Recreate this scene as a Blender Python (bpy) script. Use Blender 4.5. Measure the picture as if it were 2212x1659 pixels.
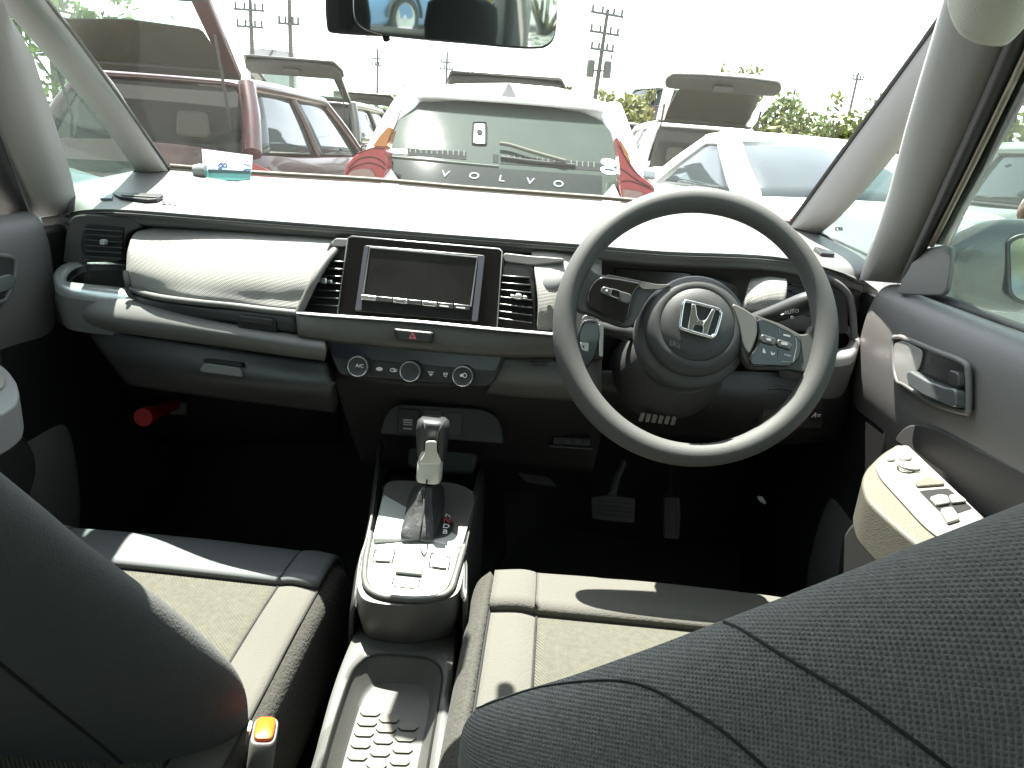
import bpy, bmesh, math, random
from mathutils import Vector, Matrix
from mathutils.bvhtree import BVHTree
V = Vector
rad = math.radians
random.seed(7)
for o in list(bpy.data.objects):
    bpy.data.objects.remove(o)
scene = bpy.context.scene
COL = scene.collection

# ------------------------------------------------------------------ camera
# world: X to the right of the car's centre line, Y forward, Z up, ground at Z = 0
CAM = V((0.173, 0.0, 1.10))
YAW, PITCH, ROLL = rad(-2.4), rad(17.89), rad(4.47)
FPX, CX, CY, WPX = 1563.0, 1106.0, 829.5, 2212.0
_f = V((math.sin(YAW) * math.cos(PITCH), math.cos(YAW) * math.cos(PITCH), -math.sin(PITCH)))
_r = V((math.cos(YAW), -math.sin(YAW), 0))
_d = -_r.cross(_f)
RX = _r * math.cos(ROLL) - _d * math.sin(ROLL)
DN = _r * math.sin(ROLL) + _d * math.cos(ROLL)
cd = bpy.data.cameras.new('camera')
cam = bpy.data.objects.new('camera', cd)
COL.objects.link(cam)
cd.sensor_width = 36.0
cd.lens = 36.0 * FPX / WPX
cd.clip_start = 0.02
cd.clip_end = 3000
m = Matrix((RX, -DN, -_f)).transposed().to_4x4()
m.translation = CAM
cam.matrix_world = m
scene.camera = cam

# ------------------------------------------------------------------ world, sun, exposure
SUN_EL, SUN_AZ = rad(70), rad(31)          # azimuth to the left of straight ahead
world = bpy.data.worlds.new('World')
scene.world = world
world.use_nodes = True
nt = world.node_tree
sky = nt.nodes.new('ShaderNodeTexSky')
sky.sky_type = 'NISHITA'
sky.sun_disc = False
sky.sun_elevation = SUN_EL
sky.sun_rotation = -SUN_AZ
sky.air_density = 1.0
sky.dust_density = 1.0
bg = nt.nodes['Background']
bg.inputs['Strength'].default_value = 0.12
hs = nt.nodes.new('ShaderNodeHueSaturation')
hs.inputs['Saturation'].default_value = 0.28            # hazy, milky summer sky
nt.links.new(sky.outputs[0], hs.inputs['Color'])
nt.links.new(hs.outputs[0], bg.inputs[0])
sd = bpy.data.lights.new('sun', 'SUN')
sd.energy = 5.0
sd.angle = rad(0.5)
sd.color = (1.0, 0.955, 0.88)
sun = bpy.data.objects.new('sun', sd)
COL.objects.link(sun)
sdir = V((-math.sin(SUN_AZ) * math.cos(SUN_EL), math.cos(SUN_AZ) * math.cos(SUN_EL), math.sin(SUN_EL)))
sun.location = sdir * 20
sun.rotation_euler = sdir.to_track_quat('Z', 'Y').to_euler()
scene.view_settings.view_transform = 'Standard'
scene.view_settings.look = 'None'
scene.view_settings.gamma = 1
scene.view_settings.exposure = 2.65
scene.cycles.max_bounces = 10
scene.cycles.diffuse_bounces = 5
scene.cycles.glossy_bounces = 5
scene.cycles.transmission_bounces = 6
scene.cycles.transparent_max_bounces = 16
scene.cycles.caustics_reflective = False
scene.cycles.caustics_refractive = False
scene.cycles.sample_clamp_indirect = 6
scene.cycles.use_denoising = True

# ------------------------------------------------------------------ materials
MATS = {}
def mat(name, col=(.1, .1, .1), rough=.5, metal=0., spec=.5, bump=None, var=0., coat=0., sheen=0., emit=None, vscale=6):
    """procedural principled material; bump = (kind, scale, strength)"""
    if name in MATS:
        return MATS[name]
    mt = bpy.data.materials.new(name)
    mt.use_nodes = True
    n = mt.node_tree.nodes; l = mt.node_tree.links
    b = n['Principled BSDF']
    b.inputs['Base Color'].default_value = (*col, 1)
    b.inputs['Roughness'].default_value = rough
    b.inputs['Metallic'].default_value = metal
    b.inputs['Specular IOR Level'].default_value = spec
    b.inputs['Coat Weight'].default_value = coat
    b.inputs['Coat Roughness'].default_value = .05
    b.inputs['Sheen Weight'].default_value = sheen
    if emit:
        b.inputs['Emission Color'].default_value = (*emit[0], 1)
        b.inputs['Emission Strength'].default_value = emit[1]
    tc = n.new('ShaderNodeTexCoord')
    if var > 0:
        nz = n.new('ShaderNodeTexNoise'); nz.inputs['Scale'].default_value = vscale; nz.inputs['Detail'].default_value = 6
        l.new(tc.outputs['Object'], nz.inputs['Vector'])
        mx = n.new('ShaderNodeMix'); mx.data_type = 'RGBA'
        mx.inputs[6].default_value = (*[c * (1 - var) for c in col], 1)
        mx.inputs[7].default_value = (*[min(1, c * (1 + var)) for c in col], 1)
        l.new(nz.outputs['Fac'], mx.inputs[0]); l.new(mx.outputs[2], b.inputs['Base Color'])
        mr = n.new('ShaderNodeMapRange')
        dr = min(.08, rough * .2); mr.inputs['To Min'].default_value = rough - dr; mr.inputs['To Max'].default_value = min(1, rough + dr)
        l.new(nz.outputs['Fac'], mr.inputs['Value']); l.new(mr.outputs[0], b.inputs['Roughness'])
    if bump:
        kind, sc, st = bump
        bp = n.new('ShaderNodeBump'); bp.inputs['Strength'].default_value = st; bp.inputs['Distance'].default_value = .002
        if kind == 'noise':
            t = n.new('ShaderNodeTexNoise'); t.inputs['Scale'].default_value = sc; t.inputs['Detail'].default_value = 3
            l.new(tc.outputs['Object'], t.inputs['Vector']); h = t.outputs['Fac']
        elif kind == 'grain':
            t = n.new('ShaderNodeTexVoronoi'); t.inputs['Scale'].default_value = sc
            l.new(tc.outputs['Object'], t.inputs['Vector']); h = t.outputs['Distance']
        elif kind == 'knit':                    # waffle knit: two crossed fine wave bands on tilted axes
            w1 = n.new('ShaderNodeTexWave'); w2 = n.new('ShaderNodeTexWave'); mp = n.new('ShaderNodeMapping')
            mp.inputs['Rotation'].default_value = (rad(38), 0, rad(8))
            l.new(tc.outputs['Object'], mp.inputs['Vector'])
            w1.bands_direction = 'X'; w2.bands_direction = 'Z'
            for w, k in ((w1, 1.0), (w2, .8)):
                w.inputs['Scale'].default_value = sc * k; w.inputs['Distortion'].default_value = .5; w.inputs['Detail Scale'].default_value = 3
                l.new(mp.outputs[0], w.inputs['Vector'])
            mm = n.new('ShaderNodeMath'); mm.operation = 'MULTIPLY'
            l.new(w1.outputs['Fac'], mm.inputs[0]); l.new(w2.outputs['Fac'], mm.inputs[1]); h = mm.outputs[0]
        else:                                   # woven: two crossed wave bands, broken up by noise
            w1 = n.new('ShaderNodeTexWave'); w2 = n.new('ShaderNodeTexWave')
            w1.inputs['Scale'].default_value = sc; w2.inputs['Scale'].default_value = sc * (.5 if kind == 'rib' else .9)
            w1.bands_direction = 'X' if kind != 'weave' else 'DIAGONAL'; w2.bands_direction = 'Z'
            for w in (w1, w2):
                w.inputs['Distortion'].default_value = .6; w.inputs['Detail Scale'].default_value = 2
                l.new(tc.outputs['Object'], w.inputs['Vector'])
            mm = n.new('ShaderNodeMath'); mm.operation = 'MULTIPLY' if kind == 'rib' else 'ADD'
            l.new(w1.outputs['Fac'], mm.inputs[0]); l.new(w2.outputs['Fac'], mm.inputs[1]); h = mm.outputs[0]
        l.new(h, bp.inputs['Height']); l.new(bp.outputs[0], b.inputs['Normal'])
    MATS[name] = mt
    return mt

def glass_mat(name, tint=(.93, .97, .95), dust=0., gloss=1., dcol=(.80, .80, .68), dscale=3.):
    mt = bpy.data.materials.new(name); mt.use_nodes = True
    n = mt.node_tree.nodes; l = mt.node_tree.links
    n.remove(n['Principled BSDF'])
    out = n['Material Output']
    tr = n.new('ShaderNodeBsdfTransparent'); tr.inputs[0].default_value = (*tint, 1)
    gl = n.new('ShaderNodeBsdfGlossy'); gl.inputs['Roughness'].default_value = .02
    fr = n.new('ShaderNodeLayerWeight'); fr.inputs[0].default_value = .5      # facing term, the same from both sides
    pw = n.new('ShaderNodeMath'); pw.operation = 'POWER'; pw.inputs[1].default_value = 5
    l.new(fr.outputs['Facing'], pw.inputs[0])
    ms = n.new('ShaderNodeMath'); ms.operation = 'MULTIPLY_ADD'; ms.inputs[1].default_value = .9 * gloss; ms.inputs[2].default_value = .04 * gloss
    l.new(pw.outputs[0], ms.inputs[0])
    m1 = n.new('ShaderNodeMixShader')
    l.new(ms.outputs[0], m1.inputs[0]); l.new(tr.outputs[0], m1.inputs[1]); l.new(gl.outputs[0], m1.inputs[2])
    last = m1
    if dust > 0:
        tl = n.new('ShaderNodeBsdfTranslucent'); tl.inputs[0].default_value = (*dcol, 1)
        tc = n.new('ShaderNodeTexCoord')
        n1 = n.new('ShaderNodeTexNoise'); n1.inputs['Scale'].default_value = dscale; n1.inputs['Detail'].default_value = 4
        n2 = n.new('ShaderNodeTexNoise'); n2.inputs['Scale'].default_value = 260; n2.inputs['Detail'].default_value = 2
        l.new(tc.outputs['Object'], n1.inputs['Vector']); l.new(tc.outputs['Object'], n2.inputs['Vector'])
        a = n.new('ShaderNodeMapRange'); a.inputs['From Min'].default_value = .3; a.inputs['From Max'].default_value = .7
        a.inputs['To Min'].default_value = dust * .7; a.inputs['To Max'].default_value = dust * 1.25
        l.new(n1.outputs['Fac'], a.inputs['Value'])
        b2 = n.new('ShaderNodeMapRange'); b2.inputs['From Min'].default_value = .45; b2.inputs['From Max'].default_value = .75
        b2.inputs['To Min'].default_value = .8; b2.inputs['To Max'].default_value = 1.7
        l.new(n2.outputs['Fac'], b2.inputs['Value'])
        mu = n.new('ShaderNodeMath'); mu.operation = 'MULTIPLY'
        l.new(a.outputs[0], mu.inputs[0]); l.new(b2.outputs[0], mu.inputs[1])
        m2 = n.new('ShaderNodeMixShader')
        l.new(mu.outputs[0], m2.inputs[0]); l.new(m1.outputs[0], m2.inputs[1]); l.new(tl.outputs[0], m2.inputs[2])
        last = m2
    l.new(last.outputs[0], out.inputs['Surface'])
    MATS[name] = mt
    return mt

DASH = mat('dash_plastic', (.115, .113, .108), .48, bump=('grain', 900, .12), var=.08)
DASH2 = mat('dash_lower_plastic', (.115, .113, .108), .5, bump=('grain', 900, .12), var=.08)
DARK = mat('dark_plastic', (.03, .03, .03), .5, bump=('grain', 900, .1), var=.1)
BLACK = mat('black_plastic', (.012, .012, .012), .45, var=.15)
GLOSS = mat('gloss_black', (.008, .007, .007), .08, coat=.6, var=.2, vscale=30)
SILVER = mat('satin_silver', (.52, .53, .53), .28, metal=.75, var=.05)
CHROME = mat('chrome', (.82, .83, .84), .08, metal=1.)
PADF = mat('pad_fabric', (.33, .32, .295), .8, bump=('weave', 190, .9), sheen=.2, var=.08)
VINYL = mat('seat_vinyl', (.10, .105, .11), .55, bump=('grain', 700, .12), var=.06)
FAB1 = mat('seat_fabric_centre', (.086, .083, .067), 1.0, spec=.1, bump=('weave', 120, .7), sheen=.05, var=.3, vscale=130)
FAB2 = mat('seat_fabric_bolster', (.092, .088, .078), 1.0, spec=.1, bump=('noise', 380, .5), sheen=.05, var=.1)
FAB3 = mat('seat_fabric_side', (.05, .048, .042), 1.0, spec=.1, bump=('noise', 260, 1.0), sheen=.05, var=.3, vscale=140)
FAB4 = mat('seat_fabric_ribbed', (.18, .18, .17), 1.0, spec=.08, bump=('knit', 165, .9), sheen=.04, var=.3, vscale=160)
FAB5 = mat('seat_fabric_back', (.075, .076, .076), 1.0, spec=.08, bump=('noise', 420, .5), sheen=.05, var=.12, vscale=60)
TRIM = mat('pillar_trim', (.27, .268, .255), .75, bump=('noise', 500, .25), var=.06)
HEAD = mat('headlining', (.42, .41, .37), .95, bump=('noise', 500, .5), var=.1)
RUBBER = mat('seal_rubber', (.02, .02, .02), .6, var=.2)
CARPET = mat('carpet', (.012, .012, .012), .95, bump=('noise', 400, 1), var=.3, vscale=90)
SEAM = mat('seam_thread', (.012, .012, .012), .9, var=.2)
WHITE = mat('white_print', (.75, .75, .75), .6, var=.05)
GREYP = mat('grey_print', (.35, .35, .35), .6, var=.05)
REDP = mat('red_print', (.55, .05, .05), .5, var=.1)
WHEELM = mat('wheel_urethane', (.072, .072, .070), .6, spec=.35, bump=('grain', 1100, .25), var=.08)

# ------------------------------------------------------------------ geometry helpers
def at(px, py, y=None, x=None, z=None):
    """the place on a plane of the car (Y, X or Z constant) that a picture point shows"""
    v = _f + RX * ((px - CX) / FPX) + DN * ((py - CY) / FPX)
    t = (y - CAM.y) / v.y if y is not None else (x - CAM.x) / v.x if x is not None else (z - CAM.z) / v.z
    return CAM + v * t
def ray(px, py):
    return (_f + RX * ((px - CX) / FPX) + DN * ((py - CY) / FPX)).normalized()
def crop(x0, y0, s):
    return lambda x, y: ((x0 + x * s) / 1.8228, (y0 + y * s) / 1.8228)
c1 = crop(0, 0, .4973); c2 = crop(1000, 0, .5877); c3 = crop(2200, 0, .5123); c4 = crop(3000, 0, .6632)
c5 = crop(0, 650, .6027); c6 = crop(1150, 850, .4973); cW = crop(2100, 700, .6933); cD = crop(3100, 800, .8442)
cG = crop(1200, 1500, .6028); cSL = crop(0, 1700, .7982); cT = crop(1100, 2300, .4365); cSR = crop(1700, 2100, 1.0542)
cP = crop(1900, 1600, .7233); cX = crop(300, 0, .5425); cH = crop(2250, 1050, .4521)

def thing(name, label, cat, loc, group=None):
    o = bpy.data.objects.new(name, None)
    o.empty_display_size = .05
    COL.objects.link(o)
    o.location = loc
    o['label'] = label; o['category'] = cat
    if group: o['group'] = group
    return o
def tag(o, label, cat, group=None):
    o['label'] = label; o['category'] = cat
    if group: o['group'] = group
    return o
def adopt(o, parent):
    if parent is None: return
    o.parent = parent
    loc = V((0, 0, 0)); p = parent
    # every mesh is written in world coordinates, so undo the offsets of the parents
    mw = Matrix.Identity(4); chain = []
    while p is not None:
        chain.append(p); p = p.parent
    for q in reversed(chain):
        mw = mw @ (q.matrix_parent_inverse if q.parent else Matrix.Identity(4)) @ q.matrix_basis
    o.matrix_parent_inverse = mw.inverted()
def build(name, verts, faces, material, parent=None, smooth=40, bevel=0, solid=0, sub=0, seg=2, off=-1):
    me = bpy.data.meshes.new(name)
    me.from_pydata([tuple(v) for v in verts], [], faces)
    bm = bmesh.new(); bm.from_mesh(me)
    bmesh.ops.remove_doubles(bm, verts=bm.verts, dist=1e-6)
    bmesh.ops.recalc_face_normals(bm, faces=bm.faces)
    if solid:                                   # sheets face the cabin; their thickness lies behind them
        sgn = sum(f.normal.dot(CAM - f.calc_center_median()) * f.calc_area() for f in bm.faces)
        if sgn < 0: bmesh.ops.reverse_faces(bm, faces=bm.faces)
        off = -1
    bm.to_mesh(me); bm.free()
    for p in me.polygons: p.use_smooth = smooth > 0
    if smooth and smooth < 180: me.set_sharp_from_angle(angle=rad(smooth))
    mats = material if isinstance(material, (list, tuple)) else [material]
    for mm in mats: me.materials.append(mm)
    o = bpy.data.objects.new(name, me)
    COL.objects.link(o)
    adopt(o, parent)
    if solid:
        md = o.modifiers.new('solid', 'SOLIDIFY'); md.thickness = solid; md.offset = off
    if bevel:
        md = o.modifiers.new('bevel', 'BEVEL'); md.width = bevel; md.segments = seg; md.limit_method = 'ANGLE'; md.angle_limit = rad(35)
    if sub:
        md = o.modifiers.new('sub', 'SUBSURF'); md.levels = sub; md.render_levels = sub
    return o
def cr(pts, n, closed=False):
    """Catmull-Rom resample"""
    pts = [V(p) for p in pts]; k = len(pts)
    if k == 2 and not closed:
        return [pts[0].lerp(pts[1], i / (n - 1)) for i in range(n)]
    out = []; segs = k if closed else k - 1
    for i in range(n):
        t = i / (n if closed else (n - 1)) * segs
        j = min(int(t), segs - 1); u = t - j
        if closed:
            a, b, c, e = pts[(j - 1) % k], pts[j % k], pts[(j + 1) % k], pts[(j + 2) % k]
        else:
            b, c = pts[j], pts[j + 1]
            a = pts[j - 1] if j else b * 2 - c
            e = pts[j + 2] if j + 2 < k else c * 2 - b
        out.append(.5 * ((2 * b) + (c - a) * u + (2 * a - 5 * b + 4 * c - e) * u * u + (3 * b - a - 3 * c + e) * u ** 3))
    return out
def P3(rows):
    return [[at(a, b, y=c) for a, b, c in r] for r in rows]
def gridpts(rows, nu, nv):
    R = [cr(r, nu) for r in rows]
    cols = [cr([r[i] for r in R], nv) for i in range(nu)]
    return [[cols[i][j] for i in range(nu)] for j in range(nv)]
def grid(name, rows, nu, nv, material, parent=None, solid=0, smooth=60, off=-1, resample=True):
    G = gridpts(rows, nu, nv) if resample else rows
    nv, nu = len(G), len(G[0])
    v = [p for r in G for p in r]
    f = [(j * nu + i, j * nu + i + 1, (j + 1) * nu + i + 1, (j + 1) * nu + i) for j in range(nv - 1) for i in range(nu - 1)]
    return build(name, v, f, material, parent, smooth=smooth, solid=solid, off=off)
def loft(name, rings, material, parent=None, smooth=50, caps=True, bevel=0):
    n = len(rings[0]); v = [p for r in rings for p in r]
    f = [(k * n + i, k * n + (i + 1) % n, (k + 1) * n + (i + 1) % n, (k + 1) * n + i) for k in range(len(rings) - 1) for i in range(n)]
    if caps:
        if caps != 'end': f.append(tuple(range(n)))
        f.append(tuple((len(rings) - 1) * n + i for i in range(n)))
    return build(name, v, f, material, parent, smooth=smooth, bevel=bevel)
def rpoly(pts, r, n=4):
    out = []; k = len(pts)
    for i, p in enumerate(pts):
        a = pts[i - 1] - p; b = pts[(i + 1) % k] - p
        t = min(r, .45 * a.length, .45 * b.length)
        if t < 1e-6: out.append(p); continue
        s = p + a.normalized() * t; e = p + b.normalized() * t
        for q in range(n + 1):
            u = q / n
            out.append(s * (1 - u) ** 2 + p * (2 * u * (1 - u)) + e * u * u)
    return out
def prism(name, pts, nrm, w0, w1, material, parent=None, bevel=0, r=0, smooth=40, seg=2):
    if r: pts = rpoly(pts, r)
    n = len(pts)
    v = [p + nrm * w0 for p in pts] + [p + nrm * w1 for p in pts]
    f = [tuple(range(n)), tuple(range(n, 2 * n))] + [(i, (i + 1) % n, n + (i + 1) % n, n + i) for i in range(n)]
    return build(name, v, f, material, parent, smooth=smooth, bevel=bevel, seg=seg)
def tube(name, path, r, material, parent=None, n=10, closed=False, flat=None, caps=True):
    """tube along a path; r number or list; flat = (axis, factor) squashes the section along an axis"""
    path = [V(p) for p in path]; k = len(path)
    rings = []; prev = None
    for i, p in enumerate(path):
        a = path[(i - 1) % k] if (closed or i) else p
        b = path[(i + 1) % k] if (closed or i < k - 1) else p
        t = (b - a).normalized()
        ref = prev if prev is not None else (V((0, 0, 1)) if abs(t.z) < .9 else V((1, 0, 0)))
        s = (ref - t * ref.dot(t)).normalized(); prev = s
        q = t.cross(s)
        rr = r[i] if isinstance(r, (list, tuple)) else r
        ring = []
        for j in range(n):
            an = 2 * math.pi * j / n
            o = (s * math.cos(an) + q * math.sin(an)) * rr
            if flat: o = o - flat[0] * o.dot(flat[0]) * (1 - flat[1])
            ring.append(p + o)
        rings.append(ring)
    v = [p for g in rings for p in g]; f = []
    for kx in range(k if closed else k - 1):
        for j in range(n):
            f.append((kx * n + j, kx * n + (j + 1) % n, ((kx + 1) % k) * n + (j + 1) % n, ((kx + 1) % k) * n + j))
    if not closed and caps:
        f.append(tuple(range(n))); f.append(tuple((k - 1) * n + j for j in range(n)))
    return build(name, v, f, material, parent, smooth=60)
def basis(n, up=V((0, 0, 1))):
    n = n.normalized()
    u = up.cross(n)
    if u.length < 1e-4: u = V((1, 0, 0))
    u.normalize(); return u, n.cross(u), n
def lathe(name, prof, o, axis, material, parent=None, n=28, smooth=40):
    u, w, a = basis(axis)
    rings = []
    for r, h in prof:
        rings.append([o + a * h + (u * math.cos(2 * math.pi * j / n) + w * math.sin(2 * math.pi * j / n)) * max(r, 1e-5) for j in range(n)])
    return loft(name, rings, material, parent, smooth=smooth)
def box(name, c, s, material, parent=None, rot=None, bevel=.004, seg=2):
    R = rot or Matrix.Identity(3)
    v = []
    for dx in (-.5, .5):
        for dy in (-.5, .5):
            for dz in (-.5, .5):
                v.append(V(c) + R @ V((dx * s[0], dy * s[1], dz * s[2])))
    f = [(0, 1, 3, 2), (4, 6, 7, 5), (0, 4, 5, 1), (2, 3, 7, 6), (0, 2, 6, 4), (1, 5, 7, 3)]
    return build(name, v, f, material, parent, smooth=30, bevel=bevel, seg=seg)
class Plane:
    """a flat panel of the car; px() gives the point on it that a picture point shows"""
    def __init__(s, o, n):
        s.o = V(o); s.n = V(n).normalized()
        if s.n.dot(CAM - s.o) < 0: s.n = -s.n
    @classmethod
    def three(c, a, b, d):
        return c(a, (b - a).cross(d - a))
    def px(s, x, y, w=0):
        v = ray(x, y)
        return CAM + v * ((s.o - CAM).dot(s.n) / v.dot(s.n)) + s.n * w
    def poly(s, pts, cv=None):
        return [s.px(*(cv(*p) if cv else p)) for p in pts]
    def plate(s, name, pts, w0, w1, material, parent=None, cv=None, bevel=0, r=0, seg=2):
        return prism(name, s.poly(pts, cv), s.n, w0, w1, material, parent, bevel=bevel, r=r, seg=seg)
def hit(o, px, py, off=0.0):
    dg = bpy.context.evaluated_depsgraph_get()
    t = BVHTree.FromObject(o, dg)
    mw = world_matrix(o)
    inv = mw.inverted()
    d = ray(px, py)
    loc, nr, _, _ = t.ray_cast(inv @ CAM, inv.to_3x3() @ d)
    if loc is None: return None
    nr = (mw.to_3x3() @ nr).normalized()
    if nr.dot(d) > 0: nr = -nr
    return mw @ loc + nr * off
def world_matrix(o):
    mw = Matrix.Identity(4); chain = []; p = o
    while p is not None:
        chain.append(p); p = p.parent
    for q in reversed(chain):
        mw = mw @ (q.matrix_parent_inverse if q.parent else Matrix.Identity(4)) @ q.matrix_basis
    return mw
def surf_plane(o, a, b, c, off=0.0):
    bpy.context.view_layer.update()
    pl = Plane.three(hit(o, *a), hit(o, *b), hit(o, *c))
    pl.o = pl.o + pl.n * off
    return pl
def seam(name, surf, pts, r, material, parent, n=24, off=0):
    bpy.context.view_layer.update()
    q = [hit(surf, *p[:2], off=off) for p in [tuple(v)[:2] for v in cr([V((a, b, 0)) for a, b in pts], n)]]
    q = [p for p in q if p is not None]
    if len(q) > 2: return tube(name, q, r, material, parent, n=6)
def text(name, s, o, u, v, size, material, parent=None, depth=.0004, align='CENTER'):
    cu = bpy.data.curves.new(name, 'FONT'); cu.body = s; cu.size = size; cu.extrude = depth
    cu.align_x = align; cu.align_y = 'CENTER'
    t = bpy.data.objects.new(name, cu); COL.objects.link(t)
    bpy.context.view_layer.update()
    me = bpy.data.meshes.new_from_object(t.evaluated_get(bpy.context.evaluated_depsgraph_get()))
    bpy.data.objects.remove(t)
    u = u.normalized(); n = u.cross(v).normalized(); v = n.cross(u)
    M = Matrix((u, v, n)).transposed().to_4x4(); M.translation = o
    me.transform(M)
    me.materials.clear(); me.materials.append(material)
    ob = bpy.data.objects.new(name, me); COL.objects.link(ob); adopt(ob, parent)
    return ob
def ptext(name, pl, s, a, b, hpx, material, parent=None, w=.0006):
    """lettering on a panel from picture point a to b, hpx letter height in picture points"""
    A = pl.px(*a, w=w); B = pl.px(*b, w=w)
    u = (B - A); mid = (A + B) / 2
    sc = (pl.px(a[0], a[1] + hpx) - pl.px(*a)).length * 1.35
    return text(name, s, mid, u, pl.n.cross(u), sc, material, parent)
def strip(name, L, R, bulge, depth, material, parent=None, n=9, m=14, away=None):
    """a pillar: left and right edges as lists of (px, py, Y); rounded towards the cabin, with thickness behind"""
    def edge(E):
        q = [at(a, b, y=c) for a, b, c in E]
        if q[-1].z > 1.15 and q[-1].z < 1.29:      # carry the pillar on up to the roof edge
            d = (q[-1] - q[-2]).normalized()
            q.append(q[-1] + d * ((1.30 - q[-1].z) / max(d.z, .2)))
        return cr(q, m)
    Lp = edge(L); Rp = edge(R)
    rings = []
    for a, b in zip(Lp, Rp):
        mid = (a + b) / 2; d = (CAM - mid).normalized()
        w = (b - a).normalized(); d = (d - w * d.dot(w)).normalized()
        if away: d = (d + away).normalized()
        ring = []
        for i in range(n):
            t = i / (n - 1)
            ring.append(a.lerp(b, t) + d * bulge * (math.sin(math.pi * t) ** .7))
        ring.append(b - d * depth + (a - b) * .1); ring.append(a - d * depth + (b - a) * .1)
        rings.append(ring)
    return loft(name, rings, material, parent, smooth=50)
# ================================================================== ground
def ground():
    g = mat('gravel_lot', (.30, .29, .27), .95, bump=('noise', 30, .6), var=.35, vscale=2.5)
    n = 40; s = 1200
    v = []; f = []
    for j in range(n + 1):
        for i in range(n + 1):
            x = (i / n - .5) * 2; y = (j / n - .5) * 2
            x = math.copysign(abs(x) ** 3, x) * s; y = math.copysign(abs(y) ** 3, y) * s
            v.append((x, y, 0))
    f = [(j * (n + 1) + i, j * (n + 1) + i + 1, (j + 1) * (n + 1) + i + 1, (j + 1) * (n + 1) + i) for j in range(n) for i in range(n)]
    o = build('ground', v, f, g)
    o['kind'] = 'structure'
ground()

# ================================================================== cabin shell
shell = thing('car_body', 'cabin shell with pale grey windscreen pillars, roof lining and glass around the camera', 'car body', (0, .5, .2))
WS = glass_mat('windscreen_glass', (.90, .95, .92), dust=.0055, gloss=.15, dcol=(.85, .85, .70))
SG = glass_mat('side_glass', (.78, .88, .84), dust=.010, gloss=.8, dcol=(.75, .85, .78))
DASH_BACK = [(290, 370, 1.505), (363, 367, 1.54), (540, 380, 1.66), (800, 395, 1.725), (1000, 412, 1.74), (1200, 427, 1.73), (1340, 438, 1.70), (1520, 458, 1.64), (1709, 489, 1.54), (1775, 506, 1.505)]
base = [at(a, b, y=c) + V((0, .012, .004)) for a, b, c in DASH_BACK[1:-1]]
def mirx(p): return V((-p[0], p[1], p[2]))
top = [V((-.545, .90, 1.30)), V((-.40, .77, 1.345)), V((-.2, .71, 1.365)), V((0, .69, 1.37)), V((.2, .71, 1.365)), V((.40, .77, 1.345)), V((.545, .90, 1.30))]
midrow = []
B8 = cr(base, 9); T8 = cr(top, 9)
for i, (a, b) in enumerate(zip(B8, T8)):
    midrow.append(a.lerp(b, .5) + V((0, .03, .035)) * (1 - abs(i - 4) / 4.5))
ws = grid('windshield', [B8, midrow, T8], 24, 14, WS, shell)
tube('windshield_seal', [p + V((0, -.004, .003)) for p in cr(base, 40)], .0055, mat('brown_seal', (.05, .04, .02), .6, var=.1), shell)
# roof lining and roof skin
prof = [(-.60, 1.27), (-.56, 1.305), (-.45, 1.335), (-.2, 1.352), (0, 1.355), (.2, 1.352), (.45, 1.335), (.56, 1.305), (.60, 1.27)]
rows = []
for y, dz, dy in ((0, .012, 0), (.45, .03, 0), (-.1, .05, 0), (-.6, .04, 0), (-1.1, 0, 0), (-1.45, -.05, 0)):
    r = []
    for x, z in prof:
        yy = (.69 + .21 * (abs(x) / .56) ** 2 if y == 0 else y)
        r.append(V((x, yy, z + dz)))
    rows.append(r)
grid('roof_lining', rows, 17, 24, HEAD, shell, solid=.03, off=1)
# front (thin) pillars carrying the windscreen
strip('quarter_pillar', [(297, 375, 1.50), (200, 240, 1.33), (14, 24, 1.08), (-60, -60, .98)], [(364, 369, 1.54), (290, 262, 1.38), (180, 108, 1.19), (96, 0, 1.07), (50, -60, 1.0)], .022, .03, TRIM, shell)
strip('quarter_pillar', [(1707, 490, 1.54), (1830, 322, 1.33), (1985, 110, 1.10), (2050, 20, 1.02), (2085, -40, .97)], [(1768, 507, 1.50), (1822, 462, 1.40), (1930, 340, 1.25), (2012, 230, 1.14), (2090, 60, 1.0), (2120, -20, .95)], .022, .03, TRIM, shell)
for pts in ([(365, 366, 1.545), (292, 259, 1.385), (182, 105, 1.195), (98, -3, 1.075)], [(1704, 487, 1.545), (1827, 318, 1.335), (1982, 106, 1.105), (2047, 16, 1.025)]):
    tube('glass_seal', cr([at(a, b, y=c) for a, b, c in pts], 20), .004, RUBBER, shell, n=6)
# main pillars
strip('main_pillar', [(68, 470, 1.30), (40, 410, 1.24), (-10, 265, 1.12), (-110, 0, .95), (-140, -70, .9)], [(147, 462, 1.30), (122, 360, 1.22), (70, 190, 1.10), (15, 24, .98), (-15, -70, .92)], .025, .04, TRIM, shell)
strip('main_pillar', [(1863, 606, 1.30), (1912, 440, 1.17), (1965, 265, 1.06), (2017, 95, .97), (2045, 0, .92), (2065, -70, .88)], [(1942, 612, 1.21), (1990, 500, 1.11), (2080, 300, .97), (2173, 91, .86), (2215, 0, .81), (2245, -70, .78)], .03, .045, TRIM, shell)
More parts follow.
